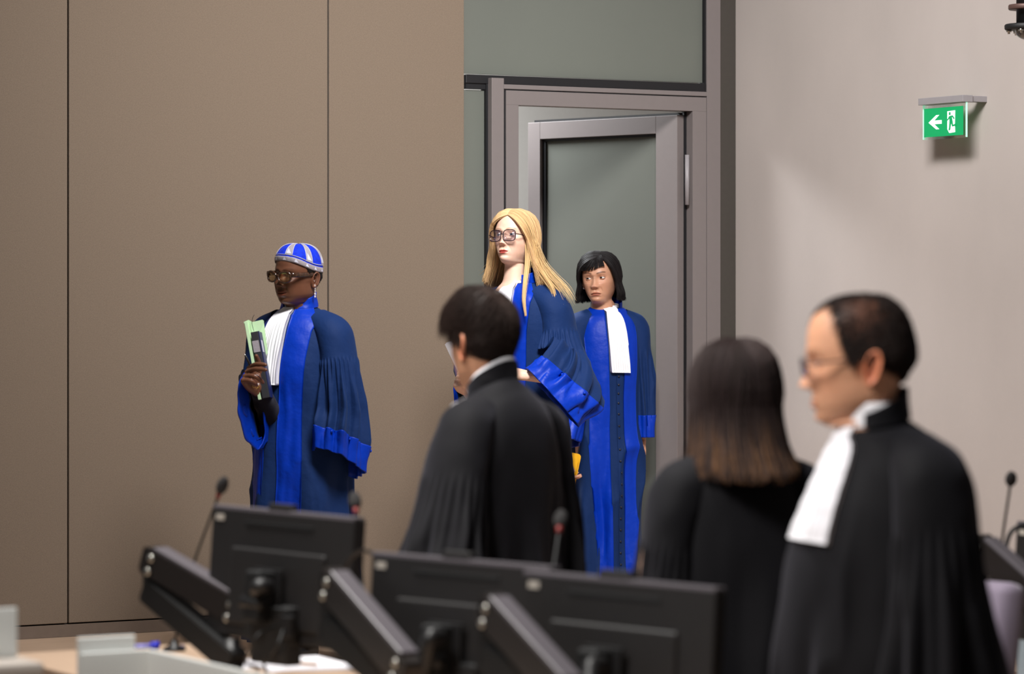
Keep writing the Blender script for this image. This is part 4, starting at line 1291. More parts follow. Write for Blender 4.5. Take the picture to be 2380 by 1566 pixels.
# ------------------------------------------------------------------ judge with the long blonde hair
def judge_blonde():
    p = person('woman in blue judge robe with long blonde hair and large glasses holding papers', 1214, 14.2, DZ, -40)
    zn = 1.518
    pose = Pose((-.022, -.040, 1.714), yaw=10, pitch=-9, roll=-2)
    fp = dict(nose=.021, nose_w=.92, lip_t=.82, lip_w=.0215, lip_c=(.72, .20, .21), jaw=.93, neck=.84, brow_c=(.42, .30, .22), brow_s=.75, blush=.40, fold=.0024, open=.80, ear_c=(1, .9, .88), cheek=.003, lash=.2, eye_s=1.12, bag=.0016, lid_c=(.78, .68, .68))
    head = head_arr(fp)
    # left hand coming out of the wide cuff; right hand on the papers
    w1 = to_local(p, at(1222, 872, 13.86)); d1 = dir_local(p, (-.95, -.22, .10)); n1 = dir_local(p, (.05, -.5, .86))
    v, f = hand_arr([(20, 25, 15), (22, 28, 16), (26, 30, 18), (30, 32, 20)], sgn=-1, k=.95)
    h1 = (basis(w1, d1, n1)(v), f)
    c2 = at(1066, 884, 13.75); w2c = to_local(p, c2); d2 = dir_local(p, (-.35, -.75, .45)); n2 = dir_local(p, (-.90, .40, .1))
    w2 = w2c - d2 / np.linalg.norm(d2) * .07
    v, f = hand_arr([(70, 50, 25), (76, 52, 28), (82, 56, 30), (86, 60, 32)], thumb=[(.018, .028, -.008), (.050, .046, -.022), (.078, .048, -.040), (.098, .042, -.052)], sgn=1, k=.95)
    h2 = (basis(w2, d2, n2)(v), f)
    arms = [[(-.15, .01, zn - .08), (-.19, .02, zn - .22), (-.19, -.02, zn - .33), (w2[0] * .6 - .07, w2[1] * .6, w2[2] - .04), tuple(w2)],
            [(.15, .01, zn - .08), (.20, .03, zn - .22), (.215, .03, zn - .34), (w1[0] * .5 + .11, w1[1] * .55, w1[2] + .002), tuple(w1)]]
    dress_body(p, head, pose, zn, arms, M['skin_fair'], [h1, h2], step=.09, ny=-.02)
    L = lambda x, y, Y: to_local(p, at(x, y, Y)); V_ = lambda *v: dir_local(p, v)
    eyes(p, pose, (-4, -4), (.06, .09, .12), 0, 1.12)
    D = Drape(robe_keys(zn, .10, .97, .98, .92), [(5, .2, 1.0, .30, .9, .010, .2), (8, 1.1, -1.2, .40, 1.0, .012, .25)], 9, .003, lambda t: np.stack([0 * t, -.02 * sstep(.5, 0, t), 0 * t], -1))
    cloth_tube(D, 0, 1, 130, 220, lip=.02).build('robe', M['navy'], p)
    t = np.linspace(.02, .995, 120)
    ri = np.interp(t, [0, .05, .12, .3, .5, 1], [.42, .32, .22, .17, .15, .12]); ro = np.interp(t, [0, .05, .12, .2, .32, .5, 1], [1.35, 1.1, .86, .70, .62, .58, .52])
    cloth_patch(D, t, ri, ro, 16, .005).build('robe_facing', M['royal'], p)
    cloth_patch(D, t, -ro, -ri, 16, .005).build('robe_facing', M['royal'], p)
    collar(p, D, M['royal'], .036, .055, .62, 1.06, 1.02, wr=.003)
    neckband(p, D, M['linen'], .010)
    jabot(p, D, .006, .40, 0, -.02, .30, .22, .20)
    # left sleeve: bent arm, bell opening hanging from the wrist
    w = w1
    S = Sleeve([(0, (.095, 0, zn - .047), (0, .062, 0), (.02, 0, .045)), (.10, (.150, .005, zn - .075), (0, .074, 0), (.046, 0, .042)),
                (.20, (.180, .010, zn - .125), (0, .080, 0), (.062, 0, .022)), (.30, (.190, .015, zn - .19), (0, .086, 0), (.064, 0, .008)),
                (.45, (.205, .015, zn - .28), (0, .110, -.01), (.078, 0, .004)), (.62, L(1335, 838, 14.02), V_(.075, .05, -.085), V_(.02, -.075, .02)),
                (.80, L(1326, 884, 13.93), V_(.108, .02, -.092), V_(.01, -.070, .0)), (1.0, L(1281, 921, 13.86), V_(.105, .0, -.116), V_(.01, -.062, .0))],
               [(24, .4, 0, .30, .35, .005, .2), (10, .2, .8, .36, .6, .016, .25), (5, 1.9, -1.7, .45, .9, .014, .15), (3, 1.0, 5.0, .5, .8, .010, 0)], 17, .004)
    cloth_tube(S, 0, .82, 90, 150, lip=0).build('sleeve', M['navy'], p)
    cf = cloth_tube(S, .800, 1.0, 30, 150, .004, .17, .001).build('cuff', M['royal'], p)
    for ph in (1.2, 2.0): surf_button(cf, S, .822, ph, M['royal'], .008)
    S2 = Sleeve([(0, (-.095, 0, zn - .047), (0, .062, 0), (-.02, 0, .045)), (.12, (-.150, .0, zn - .075), (0, .074, 0), (-.046, 0, .042)),
                 (.26, (-.180, .0, zn - .13), (0, .082, -.01), (-.062, 0, .02)), (.44, (-.190, -.03, zn - .25), (0, .100, -.03), (-.066, 0, .0)),
                 (.62, (-.175, -.09, zn - .34), (.02, .085, -.09), (-.060, -.01, .0)), (.82, (w2[0] - .02, w2[1] + .08, w2[2] - .105), (.02, .05, -.13), (-.052, -.02, 0)),
                 (1.0, (w2[0] - .004, w2[1] + .03, w2[2] - .110), (.02, .03, -.135), (-.050, -.02, 0))], [(7, .4, .5, .3, .7, .010, .2)], 12, .003)
    cloth_tube(S2, 0, .86, 70, 100, lip=0).build('sleeve', M['navy'], p)
    cloth_tube(S2, .845, 1.0, 20, 100, .004, .3, .001).build('cuff', M['royal'], p)
    # hair
    col = rgb(222, 186, 138)
    part = (lambda q: .06 - .05 * q, lambda q: -.72 + 1.12 * q, lambda q: .72 + .25 * np.sin(q * np.pi) * .5)
    def extra(mb, rng):
        # locks falling over the left shoulder and flying wisps
        A = pose.hard(np.array([[.078, -.01, -.06]]))[0]
        lock(mb, rng, [A + (0, 0, .05), A + (.012, -.02, -.05), A + (.045, -.075, -.135), A + (.062, -.105, -.21), A + (.080, -.115, -.275)], 130, .006, rgb(232, 196, 142))
        lock(mb, rng, [A + (.01, .02, .04), A + (.035, .02, -.06), A + (.09, .005, -.115), A + (.135, .0, -.17), A + (.150, .0, -.235)], 150, .008, rgb(230, 194, 140))
        lock(mb, rng, [A + (.01, .03, .04), A + (.04, .05, -.05), A + (.10, .05, -.11), A + (.16, .05, -.16), A + (.19, .05, -.20)], 60, .009, rgb(232, 198, 146), tip=1.6)
        B = pose.hard(np.array([[-.078, .01, -.05]]))[0]
        lock(mb, rng, [B + (0, 0, .05), B + (-.02, .0, -.05), B + (-.05, .01, -.11), B + (-.085, .03, -.15)], 110, .009, rgb(228, 190, 136), tip=1.2)
        lock(mb, rng, [B + (0, 0.02, .05), B + (-.03, .02, -.04), B + (-.075, .03, -.085), B + (-.12, .05, -.11)], 40, .008, rgb(230, 196, 144), tip=1.8)
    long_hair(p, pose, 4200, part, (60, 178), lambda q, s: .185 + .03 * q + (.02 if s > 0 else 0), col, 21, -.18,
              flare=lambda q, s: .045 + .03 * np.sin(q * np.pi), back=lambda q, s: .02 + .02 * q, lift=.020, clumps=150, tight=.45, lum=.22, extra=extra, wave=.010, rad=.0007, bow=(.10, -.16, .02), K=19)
    glasses(p, pose, M['dark_rim'], M['lens'], .0285, .0245, .0345, -.1060, -.0065, .0017, 3.4, 1.0, .006)
    shoes(p, .09, .09)
    return p, c2
M['dark_rim'] = mat('dark_rim', rgb(36, 22, 30), .2, coat=.3)
J2, J2_hand = judge_blonde()

# ------------------------------------------------------------------ judge with the black bob
def judge_bob():
    p = person('woman in blue judge robe with a black bob standing in the doorway', 1411, 15.86, DZ, 14)
    zn = 1.408
    pose = Pose((-.026, -.020, 1.556), yaw=-30, pitch=2, roll=-4, scale=(1.04, 1, 1))
    fp = dict(scale=(1.04, 1, 1), nose=.023, nose_w=1.08, lip_t=.85, lip_w=.0245, lip_c=(.72, .48, .46), jaw=1.0, cheek=.002, brow_c=(.15, .11, .10), brow_s=.95, blush=.3, fold=.0032, open=.62, bag=.0024, lash=.15, eye_s=1.12, lid_c=(.75, .68, .66), smile=-.004, wrk=.0004)
    head = head_arr(fp)
    hw = at(1310, 1052, 15.62); w2 = to_local(p, hw); d2 = dir_local(p, (.12, -.10, -1)); n2 = dir_local(p, (-1, .1, 0))
    v, f = hand_arr([(30, 40, 25), (32, 42, 26), (34, 44, 28), (38, 46, 30)], sgn=1, k=.93)
    hR = (basis(w2, d2, n2)(v), f)
    w1 = np.array([.165, -.02, zn - .64]); 
    v, f = hand_arr([(15, 25, 15), (16, 28, 16), (18, 30, 18), (20, 32, 20)], sgn=-1, k=.93)
    hL = (basis(w1, (0, -.08, -1), (1, 0, 0))(v), f)
    arms = [[(-.15, .01, zn - .08), (-.19, .02, zn - .2), (-.20, .01, zn - .34), tuple((np.array([-.2, .01, zn - .34]) + w2) / 2), tuple(w2)],
            [(.13, .01, zn - .08), (.165, .02, zn - .2), (.175, .02, zn - .34), (.17, .0, zn - .5), tuple(w1)]]
    dress_body(p, head, pose, zn, arms, M['skin_tan'], [hR, hL], step=-.07)
    eyes(p, pose, (-16, 0), (.025, .015, .012), 0, 1.12)
    keys = robe_keys(zn, .085, .86, .98, .80)
    D = Drape(keys, [(4, 2.4, 1.2, .30, .9, .010, .2), (7, 1.1, -1.6, .40, 1.0, .014, .25), (11, 0, 1.0, .5, 1.0, .006, .2)], 14, .003)
    cloth_tube(D, 0, 1, 150, 260, lip=.02).build('robe', M['navy'], p)
    t = np.linspace(.02, .995, 140)
    cph = lambda t: np.interp(t, [0, .1, .4, 1], [0, .02, .07, .12])
    c = cph(t)
    ri = np.interp(t, [0, .06, .15, .3, .5, .8, 1], [.45, .32, .24, .19, .20, .20, .18]); ro = np.interp(t, [0, .05, .12, .2, .32, .5, .8, 1], [1.5, 1.25, .98, .82, .74, .66, .54, .48])
    cloth_patch(D, t, c + ri, c + ro, 16, .005).build('robe_facing', M['royal'], p)
    cloth_patch(D, t, c - ro * 1.25, c - ri, 18, .005).build('robe_facing', M['royal'], p)
    tp = np.linspace(.3, .99, 90)
    cloth_patch(D, tp, cph(tp) - .02, cph(tp) + .14, 8, .003).build('placket', M['navy'], p)
    for k in range(18):
        tt = .42 + k * .0305
        surf_button(p, D, tt, float(cph(tt)) + .035, M['navy_button'], .005, .0058)
    collar(p, D, M['royal'], .022, .045, .75, 1.06, 1.04)
    neckband(p, D, M['linen'], .012)
    jabot(p, D, .006, .405, .0, .16, .40, .25, .21, .008, .020, split=False)
    for s in (-1, 1):
        K = sleeve_down(s, zn, .012, .82, .96, .0, .62, .0, .05)
        if s < 0:
            K[-3] = (.64, (-.205, .0, zn - .35), (0, .110, -.02), (-.08, 0, 0)); K[-2] = (.84, (-.200, -.03, zn - .47), (0, .110, -.03), (-.08, 0, 0)); K[-1] = (1, (w2[0] - .01, w2[1] + .02, w2[2] + .035), (0, .11, -.03), (-.08, 0, 0))
        S = Sleeve(K, [(13, .4, 0, .30, .42, .006, .15), (9, .2 + s, .8, .42, 1.0, .012, .2), (5, 1.9, -.7, .45, 1.0, .012, .15)], 23 + s, .003)
        cloth_tube(S, 0, .86, 80, 120, lip=0).build('sleeve', M['navy'], p)
        cf = cloth_tube(S, .84, 1.0, 22, 120, .004, .14, .001).build('cuff', M['royal'], p)
    col = rgb(30, 26, 27)
    part = (lambda q: .22 - .16 * q, lambda q: -.62 + 1.0 * q, lambda q: .85 + 0 * q)
    def extra(mb, rng):
        N = 1000
        q = rng.random(N)
        d0 = np.stack([.22 - .05 * q, -.62 + .25 * q, .85 + 0 * q], -1)
        ph = np.radians(rng.uniform(-66, 30, N)); d1 = np.stack([np.sin(ph), -np.cos(ph), .36 + .16 * sstep(-10, 25, np.degrees(ph)) - .35 * sstep(-36, -66, np.degrees(ph))], -1)
        lf = rng.uniform(.006, .016, N)
        P = np.stack([on_skull(slerp(d0, d1, tt), lf * (.4 + .6 * min(1, tt * 2)) * (1 if tt < .8 else 1.1)) for tt in np.linspace(0, 1, 12)], 1)
        P = clump(P, 60, rng, .4)
        P = pose.hard(P.reshape(-1, 3)).reshape(P.shape)
        strands(mb, P, np.linspace(1, .4, 12)[None] * .0007 * np.ones((N, 1)), np.array(col) * rng.uniform(.7, 1.4, (N, 1)))
    long_hair(p, pose, 2300, part, (60, 178), lambda q, s: .095 + .0 * q, col, 31, -.22, flare=lambda q, s: .022 + .014 * np.sin(q * np.pi), back=lambda q, s: .0 * q,
              lift=.022, inward=.014, clumps=90, tight=.35, lum=.3, extra=extra, K=17, rad=.0009, wave=.005, bow=(.12, -.22, -.02))
    for s in (-1, 1):
        v, f = ell_arr((s * .079, .012, -.044), (.0050, .0050, .0050), 14, 10)
        MB().add(pose.hard(v), f).build('earring', M['pearl'], p)
    shoes(p, .10, -.07)
    return p, hw
M['navy_button'] = mat('navy_button', rgb(14, 24, 48), .5)
J3, J3_hand = judge_bob()

# ------------------------------------------------------------------ black robed people at the desks
def lawyer_robe(p, zn, w, d, folds, seed, sleeves=((-1, {}), (1, {})), fl=1.0, belly=0.0, vf=(.024, .24, .6), tilt=.02, cs=(1.06, 1.04), cy=.012, lean=None, hem=.12, col_h=(.035, .045), sfold=None, gap=.55):
    D = Drape(robe_keys(zn, hem, w, d, fl, cy, belly), folds, seed, .004, lean, vf, tilt)
    cloth_tube(D, 0, 1, 110, 190, lip=.02).build('robe', M['black_robe'], p)
    collar(p, D, M['black_robe'], col_h[0], col_h[1], gap, cs[0], cs[1])
    for s, kw in sleeves:
        S = Sleeve(sleeve_down(s, zn, cy, **kw), sfold or SFOLD, seed + 3 + s, .004, (.020, .34, .55))
        cloth_tube(S, 0, 1.0, 80, 130, lip=.12).build('sleeve', M['black_robe'], p)
    return D

def down_arms(zn, x=.20):
    return [[(s * .15, .01, zn - .08), (s * .185, .02, zn - .2), (s * x, .02, zn - .34), (s * x, -.01, zn - .50), (s * x, -.03, zn - .58)] for s in (-1, 1)]
def down_hands(zn, x=.20, k=1.0):
    r = []
    for s in (-1, 1):
        v, f = hand_arr([(15, 25, 15), (16, 28, 16), (18, 30, 18), (20, 32, 20)], sgn=-s, k=k, vox=.0040)
        r.append((basis((s * x, -.03, zn - .58), (0, -.1, -1), (s, 0, 0))(v), f))
    return r

def man_back():
    p = person('man in black robe seen from behind with short dark brown hair beside the desk', 1168, 8.4, 0, -128)
    zn = 1.512
    pose = Pose((.004, -.055, 1.650), yaw=-16, pitch=9, roll=0, scale=(.93, .94, 1.07))
    fp = dict(nose=.024, q=.7, jaw=1.03, neck=1.0, brow_c=(.2, .15, .12), blush=.3, ear_c=(1.0, .72, .66), scale=(.93, .94, 1.07))
    head = head_arr(fp)
    dress_body(p, head, pose, zn, down_arms(zn), M['skin_man'], down_hands(zn), ny=-.035)
    eyes(p, pose, (0, 0), (.05, .03, .02))
    D = lawyer_robe(p, zn, .92, .96, [(6, .3, 1.0, .22, .6, .012, .2), (10, 1.7, -1.0, .3, .8, .012, .2), (15, .7, .5, .3, .7, .005, .2)], 41,
                [(-1, dict(w=.88, bell=.85)), (1, dict(w=.92, bell=1.25, out=.16, L=1.05))], 1.02, tilt=.034, cs=(1.02, .97), col_h=(.034, .046), lean=lambda t: np.stack([0 * t, -.035 * sstep(.3, 0, t), 0 * t], -1), cy=.0)
    neckband(p, D, M['linen'], .04, .052)
    jabot(p, D, .006, .36, 0, .05, .42, .26, .24, .02, .05)
    crown = np.array([-.12, .45, .88]); crown /= np.linalg.norm(crown)
    def flow(d):
        g = d - crown; g = g / (np.linalg.norm(g, axis=-1, keepdims=True) + 1e-6)
        sw = np.cross(d, crown); fr = sstep(.1, -.5, d[:, 1])[:, None]
        return g + sw * .9 + fr * np.array([.8, -.6, .5])
    mask = line_mask([0, 40, 60, 74, 88, 104, 125, 180], [34, 33, 22, -6, 6, -22, -52, -60], 5)
    lift = lambda d: .009 + .014 * sstep(.15, .8, d[..., 2]) + .016 * sstep(0, -.7, d[..., 1]) * sstep(.2, .6, d[..., 2]) - .045 * np.exp(-((d - crown) ** 2).sum(-1) / .007)
    thin = lambda d: 1 - .85 * np.exp(-((d - crown) ** 2).sum(-1) / .010)
    def ln(d): return .030 + .030 * sstep(.0, .8, d[:, 2])
    short_hair(p, pose, mask, flow, lift, 5200, ln, rgb(52, 40, 36), 43, .0008, .35, True, .4, thin)
    shoes(p, .10)
    return p
P1 = man_back()

def woman_back():
    p = person('woman in black robe seen from behind with straight shoulder length brown hair', 1716, 7.3, 0, -168)
    zn = 1.415
    pose = Pose((0, -.02, 1.541), yaw=4, pitch=3, roll=0)
    head = head_arr(dict(q=.7, nose=.021, lip_c=(.9, .5, .5), brow_c=(.3, .2, .15)))
    dress_body(p, head, pose, zn, down_arms(zn), M['skin_fair'], down_hands(zn, k=.92))
    eyes(p, pose, (0, 0), (.06, .04, .03))
    lawyer_robe(p, zn, .82, .92, [(5, .9, 1.0, .22, .6, .010, .2), (9, 2.7, -1.0, .3, .8, .010, .2)], 51, [(-1, dict(w=.81, bell=.95, out=.05)), (1, dict(w=.81, bell=.95, out=.05))], .80, col_h=(.02, .03))
    col = rgb(54, 43, 42)
    part = (lambda q: .03 - .03 * q, lambda q: -.62 + 1.1 * q, lambda q: .85 + 0 * q)
    long_hair(p, pose, 3600, part, (66, 179), lambda q, s: .155 + .015 * q, col, 61, -.20, flare=lambda q, s: .022 + .006 * np.sin(q * np.pi), back=lambda q, s: .03 + .035 * q,
              lift=.020, clumps=90, tight=.5, lum=.35, tipcol=rgb(176, 128, 88), wave=.006, rad=.0010, K=16)
    shoes(p, .09)
    return p
P2 = woman_back()

def man_profile():
    p = person('man in black robe with short receding hair and glasses, in profile', 2062, 6.6, 0, -72)
    zn = 1.500
    sc = (1.05, 1.05, 1.06)
    pose = Pose((0, -.048, 1.636), yaw=-20, pitch=6, roll=0, scale=sc)
    mask = line_mask([0, 22, 40, 56, 66, 74, 84, 92, 110, 150, 180], [46, 56, 60, 44, 22, -6, -2, 8, -12, -28, -32], 5)
    hmask = line_mask([0, 22, 40, 56, 66, 74, 84, 92, 110, 150, 180], [46, 56, 60, 44, 22, -6, -2, 8, -10, -26, -30], 5)
    fp = dict(nose=.025, nose_w=1.05, jaw=1.10, neck=1.26, brow_c=(.35, .25, .2), brow_s=.6, brow_t=.003, blush=.45, ear_c=(1.08, .74, .66), lip_t=.75, lip_c=(.95, .66, .60), stubble=.25, fold=.002, open=.7, scale=sc, chin=.006,
              scalp=lambda V: mask((V - HC) / HRAD) * (V[:, 2] > -.09), scalp_c=(.16, .13, .13))
    head = head_arr(fp)
    dress_body(p, head, pose, zn, down_arms(zn, .21), M['skin_man'], down_hands(zn, .21), ny=-.025)
    eyes(p, pose, (0, 6), (.06, .04, .03))
    D = lawyer_robe(p, zn, 1.04, .98, [(5, .4, 1.0, .25, .6, .010, .2), (9, 1.3, -1.0, .35, .8, .010, .2)], 71, [(-1, dict(w=1.06, bell=1.1)), (1, dict(w=1.06, bell=1.1, out=.02))], 1.0, belly=.085, tilt=.012, cs=(1.14, 1.08),
                    lean=lambda t: np.stack([0 * t, -.045 * sstep(.28, 0, t), 0 * t], -1), col_h=(.022, .060), gap=.85)
    neckband(p, D, M['linen'], .050, .030, 1.10, 1.06)
    jabot(p, D, .004, .345, .10, .16, .42, .30, .20, .008, .012)
    lift = lambda d: np.full(d.shape[:-1], .004) + .006 * sstep(.1, .7, d[..., 1]) * sstep(-.3, .2, d[..., 2]) + .003 * sstep(.5, .9, d[..., 2])
    spot = np.array([-.05, .25, .95]); spot /= np.linalg.norm(spot)
    thin = lambda d: (1 - .80 * np.exp(-((d - spot) ** 2).sum(-1) / .03)) * (.55 + .45 * sstep(.75, .3, d[:, 2]))
    def flow(d): return np.stack([.2 * np.sign(d[:, 0]), -.5 + 1.0 * sstep(-.2, .5, d[:, 1]), -1.0 * sstep(.9, .3, d[:, 2])], -1)
    short_hair(p, pose, hmask, flow, lift, 5600, lambda d: np.full(len(d), .016), rgb(48, 38, 35), 73, .0010, .35, False, .35, thin)
    glasses(p, pose, M['thin_rim'], M['lens'], .0240, .0165, .0320, -.1060, -.003, .0011, 2.4, 1.0, .006)
    shoes(p, .10)
    return p
M['thin_rim'] = mat('thin_rim', rgb(70, 62, 66), .3, metal=.6)
P3 = man_profile()

# ------------------------------------------------------------------ things the judges hold
def sheet_frame(c, up, side):
    """matrix with local z = up, x = side, y = thickness"""
    u = Vector(up).normalized(); s_ = Vector(side); s_ = (s_ - u * s_.dot(u)).normalized(); n = u.cross(s_)
    m = Matrix((s_, n, u)).transposed().to_4x4(); m.translation = Vector(c)
    return m

# green card folder held by the judge with the cap
fo = MB()
M['green_card'] = mat('green_card', rgb(190, 222, 178), .75, noise=.03)
M['binder_black'] = mat('binder_black', rgb(34, 35, 40), .6, noise=.1, nscale=90)
M['binder_navy'] = mat('binder_navy', rgb(12, 26, 78), .5)
top = at(578, 745, 13.12); bot = at(611, 928, 13.10)
up = top - bot
fo = thing('green_folder', 'pale green card folder held upright in the hand of the judge with the cap', 'folder', tuple(bot))
Fm = sheet_frame((0, 0, 0), up, (.998, -.02, 0))
Hh = up.length
def on(name, size, loc, mt, parent, Mx, bev=0.001):
    bm = box_bm(size, bev); bm.transform(Matrix.Translation(loc)); bm.transform(Mx)
    return from_bm(name, bm, mt, parent)
on('cover', (.012, .15, Hh * .99), (-.012, .070, Hh / 2), M['green_card'], fo, Fm)
prism('back_cover', [(-.004, Hh * .55), (.040, Hh * .58), (.046, Hh * .985), (.036, Hh * 1.0), (.006, Hh * 1.0), (-.010, Hh * 1.01)], .003, M['green_card'], fo, Fm @ Matrix.Translation((0, .145, 0)))
prism('flap', [(-.018, Hh * .70), (.012, Hh * .72), (.058, Hh * .965), (.052, Hh * .985), (.012, Hh * .98), (-.002, Hh * 1.015), (-.022, Hh * 1.0)], .003, M['green_card'], fo, Fm @ Matrix.Translation((0, .02, 0)))
v, f = tube_arr(catmull([(.012, .010, Hh * .86), (.010, .008, Hh * .95), (.016, .005, Hh * 1.02), (.026, .0, Hh * 1.06)], 14), .0010, 5)
o = MB().add(v, f).build('cord', M['rubber'], fo); o.data.transform(Fm)
# dark ring binder beside it
bi = thing('ring_binder', 'black and navy ring binder with a grey label clasped against the green folder', 'binder', tuple(bot))
on('spine', (.030, .006, Hh * .84), (.014, -.004, Hh * .43), M['binder_black'], bi, Fm, .002)
on('cover', (.004, .13, Hh * .84), (.031, .060, Hh * .43), M['binder_navy'], bi, Fm, .001)
on('pages', (.022, .11, Hh * .80), (.015, .060, Hh * .43), M['paper'], bi, Fm, 0)
on('spine_label', (.026, .0016, Hh * .145), (.012, -.0078, Hh * .665), M['cap_grey'], bi, Fm, 0)
on('label_holder', (.0016, .050, Hh * .15), (.0342, .03, Hh * .66), M['cap_pipe'], bi, Fm, 0)
pe = thing('pen', 'black pen held between fingers beside the green folder', 'pen', tuple(at(583, 850, 13.06)))
P0 = at(570, 826, 13.06) - at(583, 850, 13.06); P1_ = at(584, 858, 13.07) - at(583, 850, 13.06)
v, f = tube_arr([P0 * 1.0, P0 * .85, P0 * .4, P1_], [.0035, .0045, .0048, .0050], 12)
MB().add(v, f).build('barrel', M['black_plastic'], pe)
v, f = tube_arr([P0 * 1.12, P0 * .98], [.0032, .0032], 10); MB().add(v, f).build('tip', M['steel'], pe)
rg = thing('bracelet', 'thin gold bracelet on the wrist of the judge with the cap', 'bracelet', tuple(at(590, 899, 13.08)))
a = np.linspace(0, 2 * np.pi, 40); v, f = tube_arr(np.stack([.020 * np.cos(a), .016 * np.sin(a), .004 * np.sin(a * 2) + .003 * np.sin(a * 9)], 1), .0016, 6)
MB().add(v, f).build('chain', M['gold'], rg)

# white papers of the blonde judge
pp = thing('paper_stack', 'stack of white papers held by the judge with blonde hair', 'papers', tuple(at(1090, 915, 13.66)))
up = at(1040, 798, 13.66) - at(1092, 915, 13.66)
Fm = sheet_frame((0, 0, 0), up, (.80, -.60, 0))
for k in range(5):
    on('sheet', (.21, .0012, up.length + .006 * math.sin(k * 2)), (.10 + .003 * k, .0026 * k, up.length / 2), M['paper'], pp, Fm @ Matrix.Rotation(.012 * (k - 2), 4, 'Y'), 0)

# yellow folder hanging from the third judge's hand
M['yellow_card'] = mat('yellow_card', rgb(238, 178, 18), .6, noise=.05)
yc = at(1325, 1107, 15.60)
yf = thing('yellow_folder', 'yellow folder hanging from the hand of the judge with the black bob', 'folder', tuple(yc))
def rounded(w, h, r, n=5):
    pts = []
    for cx, cz, a0 in ((w / 2 - r, h / 2 - r, 0), (-w / 2 + r, h / 2 - r, 90), (-w / 2 + r, -h / 2 + r, 180), (w / 2 - r, -h / 2 + r, 270)):
        for k in range(n + 1):
            a_ = math.radians(a0 + 90 * k / n); pts.append((cx + r * math.cos(a_), cz + r * math.sin(a_)))
    return pts
Ym = Matrix.Rotation(math.radians(-14), 4, 'Y') @ Matrix.Rotation(math.radians(18), 4, 'Z')
Yt = Matrix.Rotation(math.radians(-12), 4, 'Y') 
prism('cover', rounded(.13, .235, .016), .004, M['yellow_card'], yf, Matrix.Translation((-.030, 0, .0)) @ Matrix.Rotation(math.radians(12), 4, 'Y') @ Matrix.Rotation(.35, 4, 'Z'))
prism('cover', rounded(.115, .215, .004), .004, M['yellow_card'], yf, Matrix.Translation((-.034, -.020, -.008)) @ Matrix.Rotation(math.radians(12), 4, 'Y') @ Matrix.Rotation(.35, 4, 'Z'))
prism('pages', rounded(.11, .208, .003), .012, M['paper'], yf, Matrix.Translation((-.035, -.015, -.006)) @ Matrix.Rotation(math.radians(12), 4, 'Y') @ Matrix.Rotation(.35, 4, 'Z'))

# ------------------------------------------------------------------ exit sign on the concrete wall
CD = WN                                         # along the concrete wall, towards the camera
def cw(px):
    k = (px - 1190.0) / F
    q = C0 - WD * .11
    return (k * q.y - q.x) / (CD.x - k * CD.y)
s0, s1 = cw(2146), cw(2249)
sc_ = C0 - WD * .11 + CD * (s0 + s1) / 2
SW = s1 - s0
zt_ = CZ - (231 - HZ) / F * (C0 - WD * .11 + CD * s0).y
srot = math.atan2(CD.y, CD.x)
sg = thing('exit_sign', 'green illuminated exit sign with white arrow and running figure on the concrete wall', 'sign', (sc_.x, sc_.y, zt_ - .180), srot)
# local x along the wall towards the camera, local -y into the room
M['sign_green'] = mat('sign_green', rgb(0, 140, 82), .35, emit=rgb(0, 150, 86), estr=.55)
M['sign_white'] = mat('sign_white', rgb(235, 245, 240), .4, emit=rgb(225, 240, 232), estr=.75)
M['sign_edge'] = mat('sign_edge', rgb(190, 235, 215), .2, emit=rgb(150, 235, 195), estr=.5)
M['acrylic'] = lens_mat('acrylic', (.93, .98, .96), (1, 1, 1))
SH = .180
box('housing', (SW + .004, .055, .030), (0, .0, SH - .012), M['alu_light'], sg, bev=.002)
box('wall_arm', (.05, .09, .026), (SW / 2 - .03, .07, SH - .012), M['alu_light'], sg, bev=.002)
box('acrylic_plate', (SW * .985, .005, SH - .026), (0, -.002, (SH - .026) / 2), M['acrylic'], sg)
for sx in (-1, 1): box('acrylic_edge', (.006, .0055, SH - .028), (sx * (SW / 2 - .005), -.002, (SH - .026) / 2 + .001), M['sign_edge'], sg)
GW, GH = SW * .87, .125
box('green_panel', (GW, .003, GH), (-.004, -.0062, .012 + GH / 2), M['sign_green'], sg)
Pm = Matrix.Translation((-.004, -.0092, .012 + GH / 2))
def pict(name, pts, mt=None):
    w = GW / 2; h = GH / 2
    return prism(name, [(x * w, z * h) for x, z in pts], .0012, mt or M['sign_white'], sg, Pm)
pict('arrow', [(-.76, .00), (-.36, .50), (-.20, .50), (-.46, .13), (-.08, .13), (-.08, -.13), (-.46, -.13), (-.20, -.50), (-.36, -.50)])
pict('doorway', [(.22, .70), (.62, .74), (.60, -.30), (.62, -.78), (.32, -.82), (.22, -.55)])
Pm = Matrix.Translation((-.004, -.0104, .012 + GH / 2))
a = np.linspace(0, 2 * np.pi, 16, endpoint=False)
pict('figure_head', [(.355 + .042 * math.cos(t), .53 + .115 * math.sin(t)) for t in a], M['sign_green'])
pict('figure_body', [(.33, .36), (.50, .40), (.60, .18), (.56, .12), (.50, .26), (.46, .28), (.50, -.02), (.52, -.26), (.66, -.20), (.70, -.32), (.48, -.38), (.42, -.14), (.38, -.58), (.30, -.66), (.33, -.30), (.34, .0), (.33, .20), (.27, .08), (.20, .06), (.20, .12), (.25, .16)], M['sign_green'])

